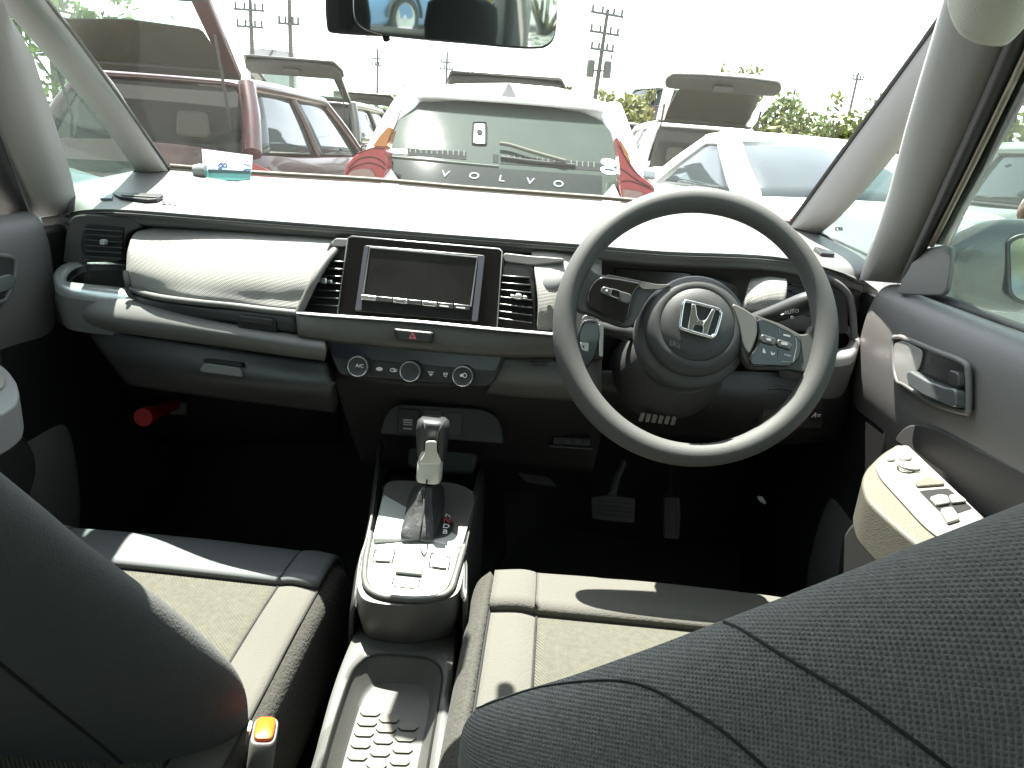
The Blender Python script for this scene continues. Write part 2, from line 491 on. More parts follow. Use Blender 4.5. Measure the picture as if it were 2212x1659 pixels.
# visor-side roof trim over the driver's pillar
rb = [(2046, 10, .905), (2056, 45, .895), (2072, 72, .885), (2095, 88, .88), (2125, 97, .875), (2172, 98, .865), (2212, 62, .845), (2260, 20, .82)]
rm = [(2046, -30, .895), (2065, 0, .875), (2085, 20, .86), (2110, 35, .85), (2145, 42, .84), (2185, 40, .83), (2225, 10, .815), (2270, -30, .80)]
rt = [(2046, -90, .88), (2075, -80, .85), (2100, -70, .83), (2130, -65, .815), (2165, -60, .80), (2200, -62, .79), (2240, -80, .78), (2290, -110, .77)]
grid('roof_trim', P3([[(a, b, c * .88) for a, b, c in r_] for r_ in (rt, rm, rb)]), 20, 12, HEAD, shell, solid=.02, off=1)
# door seals: dark rubber bands behind the main pillar
strip('door_seal', [(1936, 618, 1.20), (1988, 503, 1.105), (2078, 303, .965), (2170, 95, .855), (2238, -57, .78)], [(2012, 526, 1.10), (2100, 352, .97), (2214, 118, .84), (2300, -60, .76)], .012, .02, RUBBER, shell)
strip('window_frame', [(2020, 528, 1.10), (2108, 354, .97), (2222, 120, .84), (2308, -60, .76)], [(2052, 530, 1.09), (2130, 372, .97), (2212, 222, .87), (2330, 0, .76)], .008, .015, mat('frame_dark', (.03, .03, .028), .35, var=.1), shell)
tube('frame_bead', cr([at(a, b, y=c) for a, b, c in [(2012, 530, 1.09), (2102, 353, .96), (2216, 119, .83), (2302, -60, .75)]], 16), .004, mat('bead_brown', (.16, .14, .10), .35, var=.1), shell, n=6)
strip('door_seal', [(-60, 465, 1.22), (-60, 380, 1.14), (-110, 270, 1.06), (-200, 0, .9)], [(70, 472, 1.27), (55, 440, 1.23), (0, 290, 1.12), (-105, 0, .93)], .012, .02, RUBBER, shell)
# quarter windows
for q in ([(299, 372, 1.51), (134, 407, 1.335), (12, 22, 1.09), (-20, -60, .99), (20, -60, 1.0)], [(1765, 504, 1.51), (1888, 560, 1.335), (2010, 240, 1.15), (2075, 40, 1.0)]):
    pl = Plane.three(at(q[0][0], q[0][1], y=q[0][2]), at(q[1][0], q[1][1], y=q[1][2]), at(q[2][0], q[2][1], y=q[2][2]))
    o = pl.plate('quarter_window', [p[:2] for p in q], -.012, -.008, SG, shell)
    a, b = pl.px(*q[0][:2]), pl.px(*q[1][:2])
    tube('window_seal', [a, b], .005, RUBBER, shell, n=6)
    if q[0][0] > 1000:
        ptext('reflected_mark', pl, 'IC900', (1783, 497), (1830, 497), 8, mat('glass_reflection', (.02, .03, .03), .6), shell, w=-.006)  # dark lettering put in for a dash label mirrored in the pane
# floor, firewall, tunnel, rear of the cabin
grid('floor_pan', [[V((-.72, 1.85, .55)), V((0, 1.85, .55)), V((.72, 1.85, .55))], [V((-.72, 1.62, .24)), V((0, 1.62, .24)), V((.72, 1.62, .24))], [V((-.72, 1.3, .19)), V((0, 1.3, .19)), V((.72, 1.3, .19))], [V((-.72, 0, .2)), V((0, 0, .2)), V((.72, 0, .2))], [V((-.72, -1.6, .3)), V((0, -1.6, .3)), V((.72, -1.6, .3))]], 9, 30, CARPET, shell, solid=.02)
box('firewall', (0, 1.86, .72), (1.46, .03, .48), CARPET, shell)
for s in (-1, 1):
    box('kick_panel', (s * .725, 1.45, .55), (.03, .75, .72), BLACK, shell, bevel=.01)
    box('centre_post', (s * .705, -.33, .80), (.06, .16, 1.05), TRIM, shell, bevel=.02)
    box('rear_quarter_panel', (s * .72, -1.0, .60), (.06, 1.2, .66), DARK, shell, bevel=.02)
    box('rear_post', (s * .66, -1.42, 1.10), (.10, .22, .46), TRIM, shell, bevel=.03)
    pl = Plane.three(V((s * .735, -.4, .93)), V((s * .735, -1.3, .93)), V((s * .63, -.8, 1.29)))
    prism('rear_side_window', [V((s * .735, -.42, .93)), V((s * .735, -1.32, .93)), V((s * .635, -1.30, 1.28)), V((s * .625, -.42, 1.31))], V((s, 0, 0)), 0, .004, SG, shell)
box('hatch_panel', (0, -1.62, .62), (1.35, .06, .75), DARK, shell, bevel=.02)
prism('hatch_window', [V((-.6, -1.62, 1.0)), V((.6, -1.62, 1.0)), V((.55, -1.47, 1.30)), V((-.55, -1.47, 1.30))], V((0, -1, 0)), 0, .004, SG, shell)
# bonnet of this car, below the view over the dashboard
grid('bonnet', [[V((-.70, 1.46, .955)), V((0, 1.68, .962)), V((.70, 1.46, .955))], [V((-.74, 1.95, .86)), V((0, 2.1, .92)), V((.74, 1.95, .86))], [V((-.70, 2.45, .70)), V((0, 2.6, .76)), V((.70, 2.45, .70))], [V((-.62, 2.62, .45)), V((0, 2.78, .5)), V((.62, 2.62, .45))]], 15, 15, mat('bonnet_paint', (.35, .36, .37), .25, metal=.3, coat=.8, var=.03), shell, solid=.01)
# rear bench
rb_ = thing('rear_bench', 'dark fabric rear bench behind the camera, seen only in the mirror', 'seat', (0, -.9, .25))
loft('cushion', [[V((x, y, z)) for y, z in ((-.45, .30), (-.42, .46), (-.6, .50), (-.95, .46), (-1.0, .28))] for x in (-.64, -.6, 0, .6, .64)], FAB5, rb_)
for x in (-.42, 0, .42):
    loft('headrest', [[V((x + w * math.cos(a), -1.13 + .045 * math.sin(a), z)) for a in [2 * math.pi * k / 20 for k in range(20)]] for z, w in ((.96, .08), (.99, .12), (1.06, .125), (1.12, .115), (1.14, .08))], FAB5, rb_, smooth=70)
loft('backrest', [[V((x, y, z)) for y, z in ((-.92, .42), (-1.08, .95), (-1.13, .98), (-1.2, .95), (-1.05, .40))] for x in (-.64, -.6, 0, .6, .64)], FAB5, rb_)

# ================================================================== doors
def door(s, label):
    d = thing('front_door', label, 'car door', (s * .72, .4, .25))
    X = [(.760, .915), (.752, .932), (.730, .938), (.712, .928), (.702, .900), (.698, .86), (.699, .80), (.703, .76), (.712, .72), (.722, .66), (.715, .58), (.70, .50), (.70, .38), (.72, .27)]
    rows = []
    for x, z in X:
        r = []
        for y in (1.235, 1.225, 1.20, 1.12, 1.0, .8, .5, .2, -.1, -.30):
            e = .022 if y == 1.235 else .006 if y == 1.225 else 0
            dz = (y - 1.0) * -.01
            r.append(V((s * (x + e), y, z + dz)))
        rows.append(r)
    o = grid('door_panel', rows, 40, 40, DASH2, d, solid=.03, off=1)
    prism('side_window', [V((s * .752, 1.16, .92)), V((s * .752, -.28, .92)), V((s * .635, -.24, 1.31)), V((s * .60, .80, 1.31)), V((s * .68, 1.02, 1.13))], V((s, 0, 0)), 0, .004, SG, d)
    tube('window_seal', [V((s * .745, 1.15, .938)), V((s * .745, .5, .944)), V((s * .745, -.28, .95))], .008, RUBBER, d, n=6)
    return d, o
doorR, pnlR = door(1, 'grey plastic door panel on the driver side, right of the steering wheel')
doorL, pnlL = door(-1, 'grey plastic door panel at the left edge, on the passenger side')
# driver door: handle recess, its shade put in as a flat dark plate
pr = Plane(V((.694, 1, .8)), V((-1, 0, 0)))
rec = [(505, 640), (520, 628), (560, 632), (700, 690), (835, 745), (855, 800), (858, 960), (840, 976), (690, 930), (560, 850), (525, 830), (508, 760)]
pr.plate('recess_shade_plate', rec, -.01, .0035, BLACK, doorR, cv=cD, r=.012, bevel=.002)
tube('recess_rim', cr([pr.px(*cD(*p), w=.003) for p in rec], 60, closed=True), .004, DASH2, doorR, n=8, closed=True)
pr.plate('recess_cup', [(512, 655), (560, 640), (650, 690), (640, 760), (610, 800), (612, 870), (530, 825), (515, 750)], .0035, .0055, mat('recess_grey', (.22, .22, .21), .4, var=.06), doorR, cv=cD, r=.01, bevel=.002)
pr.plate('handle_lever', [(612, 800), (630, 785), (720, 835), (800, 865), (856, 872), (856, 962), (800, 945), (700, 905), (625, 860)], .004, .018, mat('lever_grey', (.075, .085, .085), .25, var=.06), doorR, cv=cD, r=.008, bevel=.004)
pr.plate('lock_knob', [(805, 780), (850, 795), (856, 865), (800, 855)], .004, .014, DARK, doorR, cv=cD, r=.006, bevel=.002)
# mirror sail
ps = Plane(V((.712, 1.14, .98)), V((-1, -.15, 0)))
ps.plate('mirror_sail', [(505, 425), (560, 330), (600, 245), (645, 212), (772, 190), (765, 300), (745, 432)], -.006, .002, DASH2, doorR, cv=cD, r=.015, bevel=.002, seg=3)
# door insert behind the armrest
pi_ = Plane(V((.696, .9, .75)), V((-1, 0, .1)))
pi_.plate('door_insert', [(500, 1110), (560, 1040), (620, 1025), (720, 1050), (1104, 1240), (1300, 1340), (1300, 1700), (880, 1440), (560, 1150)], -.01, .004, DARK, doorR, cv=cD, r=.02, bevel=.004)
# armrest
pa = Plane(V((.65, .8, .752)), V((0, 0, 1)))
arm = [(520, 1118), (440, 1165), (365, 1240), (345, 1300), (370, 1380), (430, 1440), (520, 1520), (620, 1600), (800, 1760), (1150, 1760), (1104, 1620), (900, 1450), (830, 1380), (600, 1160)]
ARM = mat('armrest_vinyl', (.085, .08, .062), .6, bump=('grain', 600, .2), var=.06)
pa.plate('armrest', arm, -.055, 0, ARM, doorR, cv=cD, r=.02, bevel=.012, seg=4)
SWP = mat('switch_panel', (.22, .21, .19), .42, metal=.1, var=.04)
sw = [(520, 1142), (440, 1190), (408, 1235), (430, 1290), (640, 1522), (800, 1640), (1000, 1560), (872, 1440), (760, 1330), (560, 1140)]
pa.plate('switch_panel', sw, .0005, .004, SWP, doorR, cv=cD, r=.015, bevel=.002)
pa.plate('mirror_button', [(455, 1205), (480, 1198), (500, 1208), (490, 1222), (462, 1220)], .004, .007, SWP, doorR, cv=cD, r=.004, bevel=.0015)
pa.plate('mirror_button', [(512, 1203), (535, 1190), (578, 1200), (570, 1216), (530, 1218)], .004, .007, SWP, doorR, cv=cD, r=.004, bevel=.0015)
lathe('mirror_knob', [(.0, .0), (.015, .0), (.015, .001), (.0135, .001), (.013, .004), (.011, .005), (0, .005)], pa.px(*cD(560, 1248), w=.004), V((0, 0, 1)), [SWP], doorR)
tube('knob_groove', [pa.px(*cD(560 + 50 * math.cos(a), 1250 + 24 * math.sin(a)), w=.0045) for a in [i * .3142 for i in range(20)]], .0012, BLACK, doorR, n=6, closed=True)
pa.plate('lock_switch', [(590, 1325), (650, 1300), (722, 1318), (728, 1335), (600, 1345)], .004, .0075, ARM, doorR, cv=cD, r=.004, bevel=.0015)
pa.plate('switch_well', [(610, 1358), (745, 1345), (860, 1440), (735, 1482), (690, 1440)], .0042, .0046, BLACK, doorR, cv=cD, r=.004)
pa.plate('window_switch', [(655, 1400), (700, 1385), (740, 1392), (752, 1425), (690, 1436)], .0046, .0085, SWP, doorR, cv=cD, r=.004, bevel=.002)
pa.plate('window_switch', [(744, 1390), (790, 1383), (832, 1418), (760, 1426)], .0046, .0085, SWP, doorR, cv=cD, r=.004, bevel=.002)
pa.plate('window_switch', [(705, 1455), (760, 1445), (800, 1500), (740, 1520)], .0046, .0085, SWP, doorR, cv=cD, r=.004, bevel=.002)
# speaker / pocket outlines low on both doors
pk = Plane(V((.685, .9, .4)), V((-1, 0, 0)))
pk.plate('door_pocket', [(260, 1659), (275, 1560), (320, 1485), (380, 1450), (450, 1440), (560, 1520), (700, 1659), (700, 1800), (250, 1800)], -.03, .01, DARK, doorR, cv=cD, r=.02, bevel=.012, seg=3)
pl_ = Plane(V((-.694, 1, .8)), V((1, 0, 0)))
recl = [(0, 552), (18, 555), (28, 565), (28, 590), (22, 615), (10, 640), (0, 650), (-60, 660), (-80, 600), (-60, 550)]
pl_.plate('recess_shade_plate', recl, -.01, .0035, DARK, doorL, r=.012, bevel=.002)  # uncarved: a dark plate imitates the shade inside the recess
tube('recess_rim', cr([pl_.px(*p, w=.003) for p in recl], 50, closed=True), .004, DASH2, doorL, n=8, closed=True)
pl_.plate('handle_lever', [(-40, 600), (6, 590), (16, 600), (8, 622), (-40, 640)], .004, .016, mat('lever_grey'), doorL, r=.006, bevel=.004)
pal = Plane(V((-.65, .8, .752)), V((0, 0, 1)))
pal.plate('armrest', [(-120, 760), (0, 785), (18, 800), (36, 825), (42, 850), (36, 872), (12, 890), (-20, 905), (-160, 1000), (-300, 1000)], -.05, 0, mat('armrest_left', (.18, .18, .18), .55, bump=('grain', 600, .2), var=.06), doorL, r=.015, bevel=.01, seg=3)
pal.plate('switch_panel', [(-120, 785), (0, 808), (12, 822), (10, 838), (-10, 852), (-160, 930)], .0005, .004, SWP, doorL, r=.01, bevel=.002)
pk = Plane(V((-.685, .9, .4)), V((1, 0, 0)))
pk.plate('door_pocket', [(-100, 915), (20, 930), (50, 945), (70, 985), (72, 1020), (62, 1055), (20, 1150), (-200, 1200)], -.03, .008, DARK, doorL, r=.02, bevel=.012, seg=3)

# wing mirror outside the driver's window
wm = thing('wing_mirror', 'dark silver wing mirror outside the driver window of this car', 'wing mirror', (.9, 1.05, .95))
WMP = mat('mirror_paint', (.05, .058, .055), .22, metal=.3, coat=.5, var=.08)
c = at(2175, 575, x=.99)
rings = []
for i in range(15):
    t = -1 + 2 * i / 14
    w = max(.02, (1 - abs(t) ** 2.6)) ** .5
    rings.append([c + V((t * .13, .075 * w * math.cos(a) * (1 if math.cos(a) > 0 else .28), .088 * w * math.sin(a) * (.95 + .05 * t))) for a in [2 * math.pi * k / 24 for k in range(24)]])
loft('housing', rings, WMP, wm, smooth=80)
pl = Plane(c + V((0, -.026, 0)), V((-.2, -1, .05)))
pl.plate('mirror_frame', [(2172, 520), (2200, 505), (2330, 500), (2340, 650), (2205, 660), (2176, 640)], -.004, .002, DARK, wm, r=.015, bevel=.002)
pl.plate('mirror_glass', [(2180, 525), (2204, 513), (2325, 508), (2333, 642), (2209, 651), (2184, 634)], .002, .004, CHROME, wm, r=.012)
tube('mirror_arm', [c + V((-.10, 0, -.04)), V((.76, 1.12, .92))], .02, WMP, wm)
# ================================================================== dashboard
dash = thing('dashboard', 'wide grey dashboard across the cabin under the windscreen', 'dashboard', (0, 1.35, .6))
r1 = [(138, 406, 1.335), (250, 412, 1.36), (500, 424, 1.38), (800, 440, 1.38), (1000, 456, 1.38), (1200, 473, 1.38), (1340, 486, 1.38), (1520, 505, 1.38), (1740, 530, 1.38), (1887, 560, 1.335)]
FR = [(146, 461, 1.285), (200, 455, 1.23), (300, 457, 1.175), (500, 472, 1.135), (800, 495, 1.12), (1000, 511, 1.115), (1240, 529, 1.115), (1440, 546, 1.115), (1690, 560, 1.14), (1864, 604, 1.285)]
lip0 = [(x, y + 6, Y - .006) for x, y, Y in FR]
lip1 = [(x, y + 17, Y - .006) for x, y, Y in FR]
lip2 = [(x, y + 29, Y + .004) for x, y, Y in FR]
lip3 = [(x, y + 30, Y + .06) for x, y, Y in FR]
top = grid('dash_top', P3([DASH_BACK, r1, FR, lip0, lip1, lip2, lip3]), 60, 60, DASH, dash, solid=.006)
# fascia behind the vents, closing the dashboard downwards
fa = [(120, 480, 1.30), (200, 480, 1.245), (320, 485, 1.22), (600, 500, 1.20), (900, 520, 1.19), (1240, 550, 1.19), (1690, 585, 1.215), (1820, 610, 1.26), (1880, 620, 1.30)]
fm1 = [(x, y + 78, Y) for x, y, Y in fa]
fm2 = [(x, y + 84, Y + (.18 if x < 330 or x > 1680 else .02)) for x, y, Y in fa]
fb = [(105, 700, 1.46), (200, 700, 1.42), (320, 720, 1.38), (600, 750, 1.19), (900, 780, 1.17), (1240, 800, 1.17), (1690, 800, 1.37), (1820, 790, 1.42), (1860, 780, 1.46)]
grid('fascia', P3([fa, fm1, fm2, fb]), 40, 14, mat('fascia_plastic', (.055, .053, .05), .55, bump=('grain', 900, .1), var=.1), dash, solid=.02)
# side ends of the dashboard (next to the doors)
for e in ([(146, 461, 1.285), (88, 470, 1.30)], [(1864, 604, 1.285), (1897, 628, 1.30)]):
    (ax, ay, aY), (bx, by, bY) = e
    s = -1 if ax < 1000 else 1
    grid('dash_end', P3([[(ax, ay, aY), (bx, by, bY)], [(ax - s * 0 + (16 if s < 0 else -22), ay + 50, aY - .01), (bx + (18 if s < 0 else -8), by + 55, bY - .005)], [(ax + (10 if s < 0 else -18), ay + 130, aY - .01), (bx + (42 if s < 0 else -25), by + 140, bY - .01)], [(ax - 10 if s < 0 else ax - 5, ay + 260, aY + .02), (bx + (30 if s < 0 else -30), by + 270, bY + .02)]]), 6, 14, DASH2, dash, solid=.01)
# ---- passenger pad
pad = grid('soft_pad', P3([
    [(330, 490, 1.20), (490, 496, 1.16), (620, 505, 1.14), (720, 513, 1.135)],
    [(292, 503, 1.165), (470, 507, 1.125), (620, 518, 1.105), (737, 525, 1.10)],
    [(277, 535, 1.13), (465, 540, 1.075), (615, 553, 1.05), (708, 556, 1.045)],
    [(273, 570, 1.115), (455, 585, 1.045), (600, 600, 1.02), (680, 602, 1.015)],
    [(274, 600, 1.11), (440, 625, 1.035), (585, 645, 1.01), (660, 645, 1.005)],
    [(284, 622, 1.115), (420, 650, 1.04), (570, 667, 1.01), (645, 674, 1.0)],
    [(300, 634, 1.14), (420, 656, 1.08), (570, 672, 1.05), (644, 679, 1.04)]]), 44, 40, PADF, dash, solid=.012)
tube('pad_piping', cr([at(a, b, y=c) for a, b, c in [(272, 585, 1.11), (275, 605, 1.107), (285, 624, 1.112), (340, 641, 1.07), (420, 652, 1.036), (500, 660, 1.018), (570, 669, 1.005), (645, 677, .995)]], 50), .005, DASH2, dash, n=8)
tube('pad_edge', cr([at(a, b, y=c) for a, b, c in [(722, 513, 1.13), (738, 525, 1.095), (709, 556, 1.04), (681, 602, 1.01), (660, 645, 1.0), (646, 675, .995)]], 30), .006, DASH2, dash, n=8)
# ---- storage lid under the pad
la = [(273, 612, 1.112), (298, 640, 1.10), (400, 660, 1.045), (520, 671, 1.015), (642, 681, .997)]
lb = [(288, 640, 1.112), (328, 668, 1.085), (430, 688, 1.045), (520, 700, 1.02), (642, 723, 1.0)]
lid = grid('storage_lid', P3([la, [((a[0] + b[0]) / 2 - 2, (a[1] + b[1]) / 2, (a[2] + b[2]) / 2 - .004) for a, b in zip(la, lb)], lb, [(x + 4, y + 3, Y + .05) for x, y, Y in lb]]), 36, 14, DARK, dash, solid=.008)
plid = surf_plane(lid, (525, 684), (600, 692), (560, 704), .001)
plid.plate('lid_handle', [(1565, 985), (1590, 978), (1780, 1000), (1805, 1020), (1815, 1085), (1800, 1090), (1580, 1068), (1562, 1050)], -.004, .004, BLACK, dash, cv=c5, r=.004, bevel=.0015)
plid.plate('handle_ledge', [(1580, 988), (1785, 1008), (1800, 1040), (1585, 1012)], .004, .006, DARK, dash, cv=c5, r=.003)
# ---- rolled lower trim
ra = [(113, 612, 1.24), (130, 640, 1.19), (200, 648, 1.13), (290, 652, 1.10), (430, 688, 1.035), (640, 724, .995), (702, 735, .985)]
rm = [(107, 645, 1.235), (135, 670, 1.17), (200, 684, 1.105), (290, 694, 1.07), (430, 716, 1.015), (640, 748, .978), (702, 757, .97)]
rb = [(112, 690, 1.25), (150, 702, 1.19), (200, 708, 1.14), (300, 722, 1.09), (450, 743, 1.04), (640, 770, 1.0), (702, 778, .99)]
grid('rolled_trim', P3([[(x, y - 4, Y + .04) for x, y, Y in ra], ra, rm, rb, [(x, y + 4, Y + .07) for x, y, Y in rb]]), 40, 20, DASH, dash, solid=.006)
# ---- glove box door
ga = [(185, 711, 1.15), (300, 727, 1.105), (450, 748, 1.055), (640, 775, 1.015), (705, 782, 1.0)]
gm = [(230, 775, 1.13), (330, 792, 1.08), (470, 815, 1.03), (640, 835, .99), (715, 842, .98)]
gb = [(275, 832, 1.16), (370, 846, 1.12), (500, 864, 1.08), (640, 882, 1.05), (722, 892, 1.03)]
glove = grid('glove_box_door', P3([ga, gm, gb]), 30, 16, DARK, dash, solid=.02)
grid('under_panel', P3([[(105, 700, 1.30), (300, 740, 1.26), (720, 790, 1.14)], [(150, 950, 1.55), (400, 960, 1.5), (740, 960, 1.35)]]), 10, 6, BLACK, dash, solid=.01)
pg = surf_plane(glove, (440, 790), (528, 800), (480, 815), .001)
pg.plate('glove_box_latch', [(1345, 1292), (1580, 1322), (1597, 1385), (1330, 1350), (1318, 1335)], -.006, .005, mat('latch_grey', (.14, .14, .13), .5, var=.1), dash, cv=c5, r=.005, bevel=.002)
pg.plate('latch_shade_strip', [(1330, 1262), (1580, 1292), (1590, 1318), (1335, 1288)], -.006, .002, BLACK, dash, cv=c5, r=.004)  # thin black strip painting the shade above the latch
# ---- left side vent
pv = Plane.three(at(160, 480, y=1.225), at(290, 480, y=1.185), at(165, 560, y=1.225))
pv.plate('vent_well', [(500, 335), (560, 322), (860, 330), (960, 400), (860, 440), (830, 520), (820, 625), (440, 640), (460, 480)], .001, .010, mat('fascia_plastic'), dash, cv=c5, r=.01, bevel=.004)
pv.plate('vent_mouth', [(600, 380), (850, 400), (830, 600), (590, 600), (560, 520)], .0102, .0122, BLACK, dash, cv=c5, r=.01)
for i in range(6):
    y = 412 + i * 35
    pv.plate('vent_slat', [(612, y), (850, y + 16), (850, y + 24), (605, y + 8)], .0122, .018, DARK, dash, cv=c5, bevel=.0008)
pv.plate('vent_tab', [(737, 478), (766, 482), (766, 516), (735, 512)], .018, .026, mat('tab_grey', (.35, .36, .36), .35, var=.05), dash, cv=c5, r=.003, bevel=.001)
# ---- cup holders at both ends
def cup(px_outer, px_inner, zz, left):
    pl = Plane(V((0, 1.14, zz)), V((0, -.3, 1)))
    o = cr([pl.px(*p) for p in px_outer], 48, closed=True); i = cr([pl.px(*p) for p in px_inner], 48, closed=True)
    n = 48
    up = V((0, 0, .004)); v = o + [p + up for p in [a.lerp(b, .25) for a, b in zip(o, i)]] + [p + up for p in [a.lerp(b, .75) for a, b in zip(o, i)]] + i
    v += [p - V((0, 0, .012)) for p in o]
    f = []
    for k in range(3): f += [(k * n + j, k * n + (j + 1) % n, (k + 1) * n + (j + 1) % n, (k + 1) * n + j) for j in range(n)]
    f += [(j, (j + 1) % n, 4 * n + (j + 1) % n, 4 * n + j) for j in range(n)]
    build('cup_rim', v, f, SILVER, dash, smooth=50)
    cen = sum(i, V()) / n
    rings = [i, [cen.lerp(p, .96) - V((0, 0, .008)) for p in i], [cen.lerp(p, .90) - V((0, 0, .010)) for p in i], [cen.lerp(p, .86) - V((0, 0, .07)) for p in i]]
    v = [p for r in rings for p in r]
    f = [(k * n + j, k * n + (j + 1) % n, (k + 1) * n + (j + 1) % n, (k + 1) * n + j) for k in range(3) for j in range(n)] + [tuple(3 * n + j for j in range(n))]
    build('cup_well', v, f, BLACK, dash, smooth=40)
    rings = [[p - V((0, 0, .012)) for p in o], [cen.lerp(p, 1.0) - V((0, 0, .03)) for p in o], [cen.lerp(p, .92) - V((0, 0, .07)) for p in o]]
    v = [p for r in rings for p in r]
    f = [(k * n + j, k * n + (j + 1) % n, (k + 1) * n + (j + 1) % n, (k + 1) * n + j) for k in range(2) for j in range(n)] + [tuple(2 * n + j for j in range(n))]
    build('cup_body', v, f, DASH2, dash, smooth=40)
cup([c5(*p) for p in [(350, 750), (352, 710), (400, 655), (500, 625), (640, 616), (800, 622), (920, 650), (960, 720), (940, 810), (860, 860), (700, 850), (550, 835), (420, 815), (370, 790)]],
    [c5(*p) for p in [(435, 752), (445, 715), (490, 678), (560, 655), (660, 650), (790, 655), (880, 680), (900, 730), (880, 780), (830, 800), (700, 790), (590, 780), (500, 772), (450, 765)]], .832, True)
cup([cW(*p) for p in [(1500, 880), (1560, 830), (1640, 810), (1710, 812), (1800, 850), (1850, 900), (1852, 950), (1820, 1010), (1760, 1030), (1690, 1030), (1580, 1010), (1510, 950)]],
    [cW(*p) for p in [(1560, 890), (1600, 858), (1660, 845), (1710, 848), (1770, 880), (1795, 915), (1780, 955), (1740, 970), (1690, 978), (1610, 965), (1565, 930)]], .818, False)
# ---- defroster grille on top, left corner
pt_ = surf_plane(top, (255, 440), (350, 444), (320, 420), -.003)
pt_.plate('defroster_vent', [(745, 218), (760, 212), (1065, 222), (1075, 228), (1030, 256), (960, 262), (790, 240)], .004, .010, BLACK, dash, cv=c5, r=.003, bevel=.001)
pt_.plate('defroster_slat', [(800, 232), (1040, 248), (1030, 254), (810, 240)], .010, .012, DARK, dash, cv=c5)
pt_.plate('vent_tab', [(655, 245), (720, 215), (745, 222), (740, 245)], .004, .008, mat('blue_grey_trim', (.12, .15, .17), .4, var=.05), dash, cv=c5, r=.004, bevel=.001)
for i, (a, b) in enumerate([((1060, 258), (1090, 272)), ((1102, 258), (1122, 270)), ((1132, 262), (1158, 274))]):
    pt_.plate('airbag_mark', [(a[0], a[1]), (b[0], a[1] + 2), (b[0], b[1]), (a[0] + 6, b[1])], .006, .0065, BLACK, dash, cv=c5)
# ---- centre stack
ps_ = Plane.three(at(753.7, 510, y=1.062), at(1084.3, 538.6, y=1.062), at(728.6, 679, y=1.018))
nav = [(440, 165), (480, 158), (1640, 258), (1664, 275), (1622, 893), (355, 780)]
ps_.plate('navigation_frame', nav, -.04, .0, GLOSS, dash, cv=c6, r=.006, bevel=.002, seg=3)
tube('frame_edge', [ps_.px(*c6(*p), w=-.001) for p in [(358, 778), (440, 175), (470, 160), (900, 198), (1640, 260), (1662, 280), (1622, 890)]], .0011, SILVER, dash, n=6)
ps_.plate('navigation_unit', [(572, 236), (1532, 316), (1474, 842), (498, 757)], .0002, .0035, mat('unit_black', (.012, .012, .014), .22, coat=.3, var=.2), dash, cv=c6, r=.004, bevel=.001)
ps_.plate('unit_side', [(580, 245), (612, 250), (560, 640), (556, 752), (505, 752)], .0036, .0048, mat('unit_side_grey', (.07, .07, .085), .4, var=.1), dash, cv=c6, r=.002)
ps_.plate('unit_side', [(1478, 322), (1526, 324), (1470, 836), (1425, 834)], .0036, .0048, mat('unit_side_grey'), dash, cv=c6, r=.002)
ps_.plate('screen', [(625, 262), (1466, 338), (1416, 718), (566, 648)], .0036, .0046, mat('screen_glass', (.022, .021, .02), .12, coat=.3, var=.5, vscale=14), dash, cv=c6, r=.002)
tube('screen_bezel', [ps_.px(*c6(*p), w=.0046) for p in [(566, 650), (622, 258), (1470, 335), (1418, 722)]], .0014, SILVER, dash, n=6)
xs = [555, 680, 808, 925, 1035, 1155, 1285, 1415]
for k in range(7):
    a, b = xs[k] + 3, xs[k + 1] - 3
    ya = 632 + (a - 555) * .099; yb = 632 + (b - 555) * .099
    ps_.plate('function_button', [(a, ya), (b, yb), (b - 2, yb + 36), (a - 2, ya + 36)], .0036, .0085, mat('button_chrome', (.5, .5, .48), .25, metal=.8) if k in (0, 2, 4) else mat('button_dark', (.05, .05, .05), .2), dash, cv=c6, r=.001, bevel=.0006)
# icons on the function buttons
for k in range(1, 7):
    a = xs[k] + 20; y = 648 + (a - 555) * .099
    ps_.plate('button_print', [(a, y + 4), (a + 70, y + 11), (a + 69, y + 22), (a - 1, y + 14)], .0086, .0088, WHITE if k in (5, 6) else DARK, dash, cv=c6)
# vents left and right of the screen
def centre_vent(mouth, slats, tab, surround):
    ps_.plate('vent_surround', surround, -.05, -.012, DARK, dash, cv=c6, r=.008, bevel=.004)
    ps_.plate('vent_mouth', mouth, -.0119, -.0105, BLACK, dash, cv=c6, r=.006)
    for (a, b) in slats:
        ps_.plate('vent_slat', [a, b, (b[0], b[1] + 13), (a[0], a[1] + 13)], -.0104, .003, mat('slat_gloss', (.03, .03, .03), .22, var=.1), dash, cv=c6, bevel=.001)
    x, y = tab
    for dx, w, h in ((-48, 34, 26), (0, 52, 44), (50, 34, 26)):
        ps_.plate('vent_tab', [(x + dx - w / 2, y - h / 2 + dx * .09), (x + dx + w / 2, y - h / 2 + 4 + dx * .09), (x + dx + w / 2, y + h / 2 + 4 + dx * .09), (x + dx - w / 2, y + h / 2 + dx * .09)], .003, .010 if dx == 0 else .008, SILVER, dash, cv=c6, r=.003, bevel=.002)
centre_vent([(300, 190), (430, 205), (360, 770), (80, 745), (130, 600), (200, 400)],
            [((262 - 34 * i + 4, 352 + i * 56), (415 - 8 * i, 362 + i * 58)) for i in range(7)], (262, 520), [(290, 165), (445, 172), (360, 785), (40, 755), (60, 690), (130, 480), (210, 330)])
centre_vent([(1668, 380), (1860, 400), (1905, 520), (1915, 880), (1625, 860)],
            [((1662 - 5 * i, 470 + i * 56), (1880 + min(25, 10 * i), 485 + i * 60)) for i in range(7)], (1795, 645), [(1672, 270), (1880, 300), (1930, 420), (1945, 940), (1620, 890)])
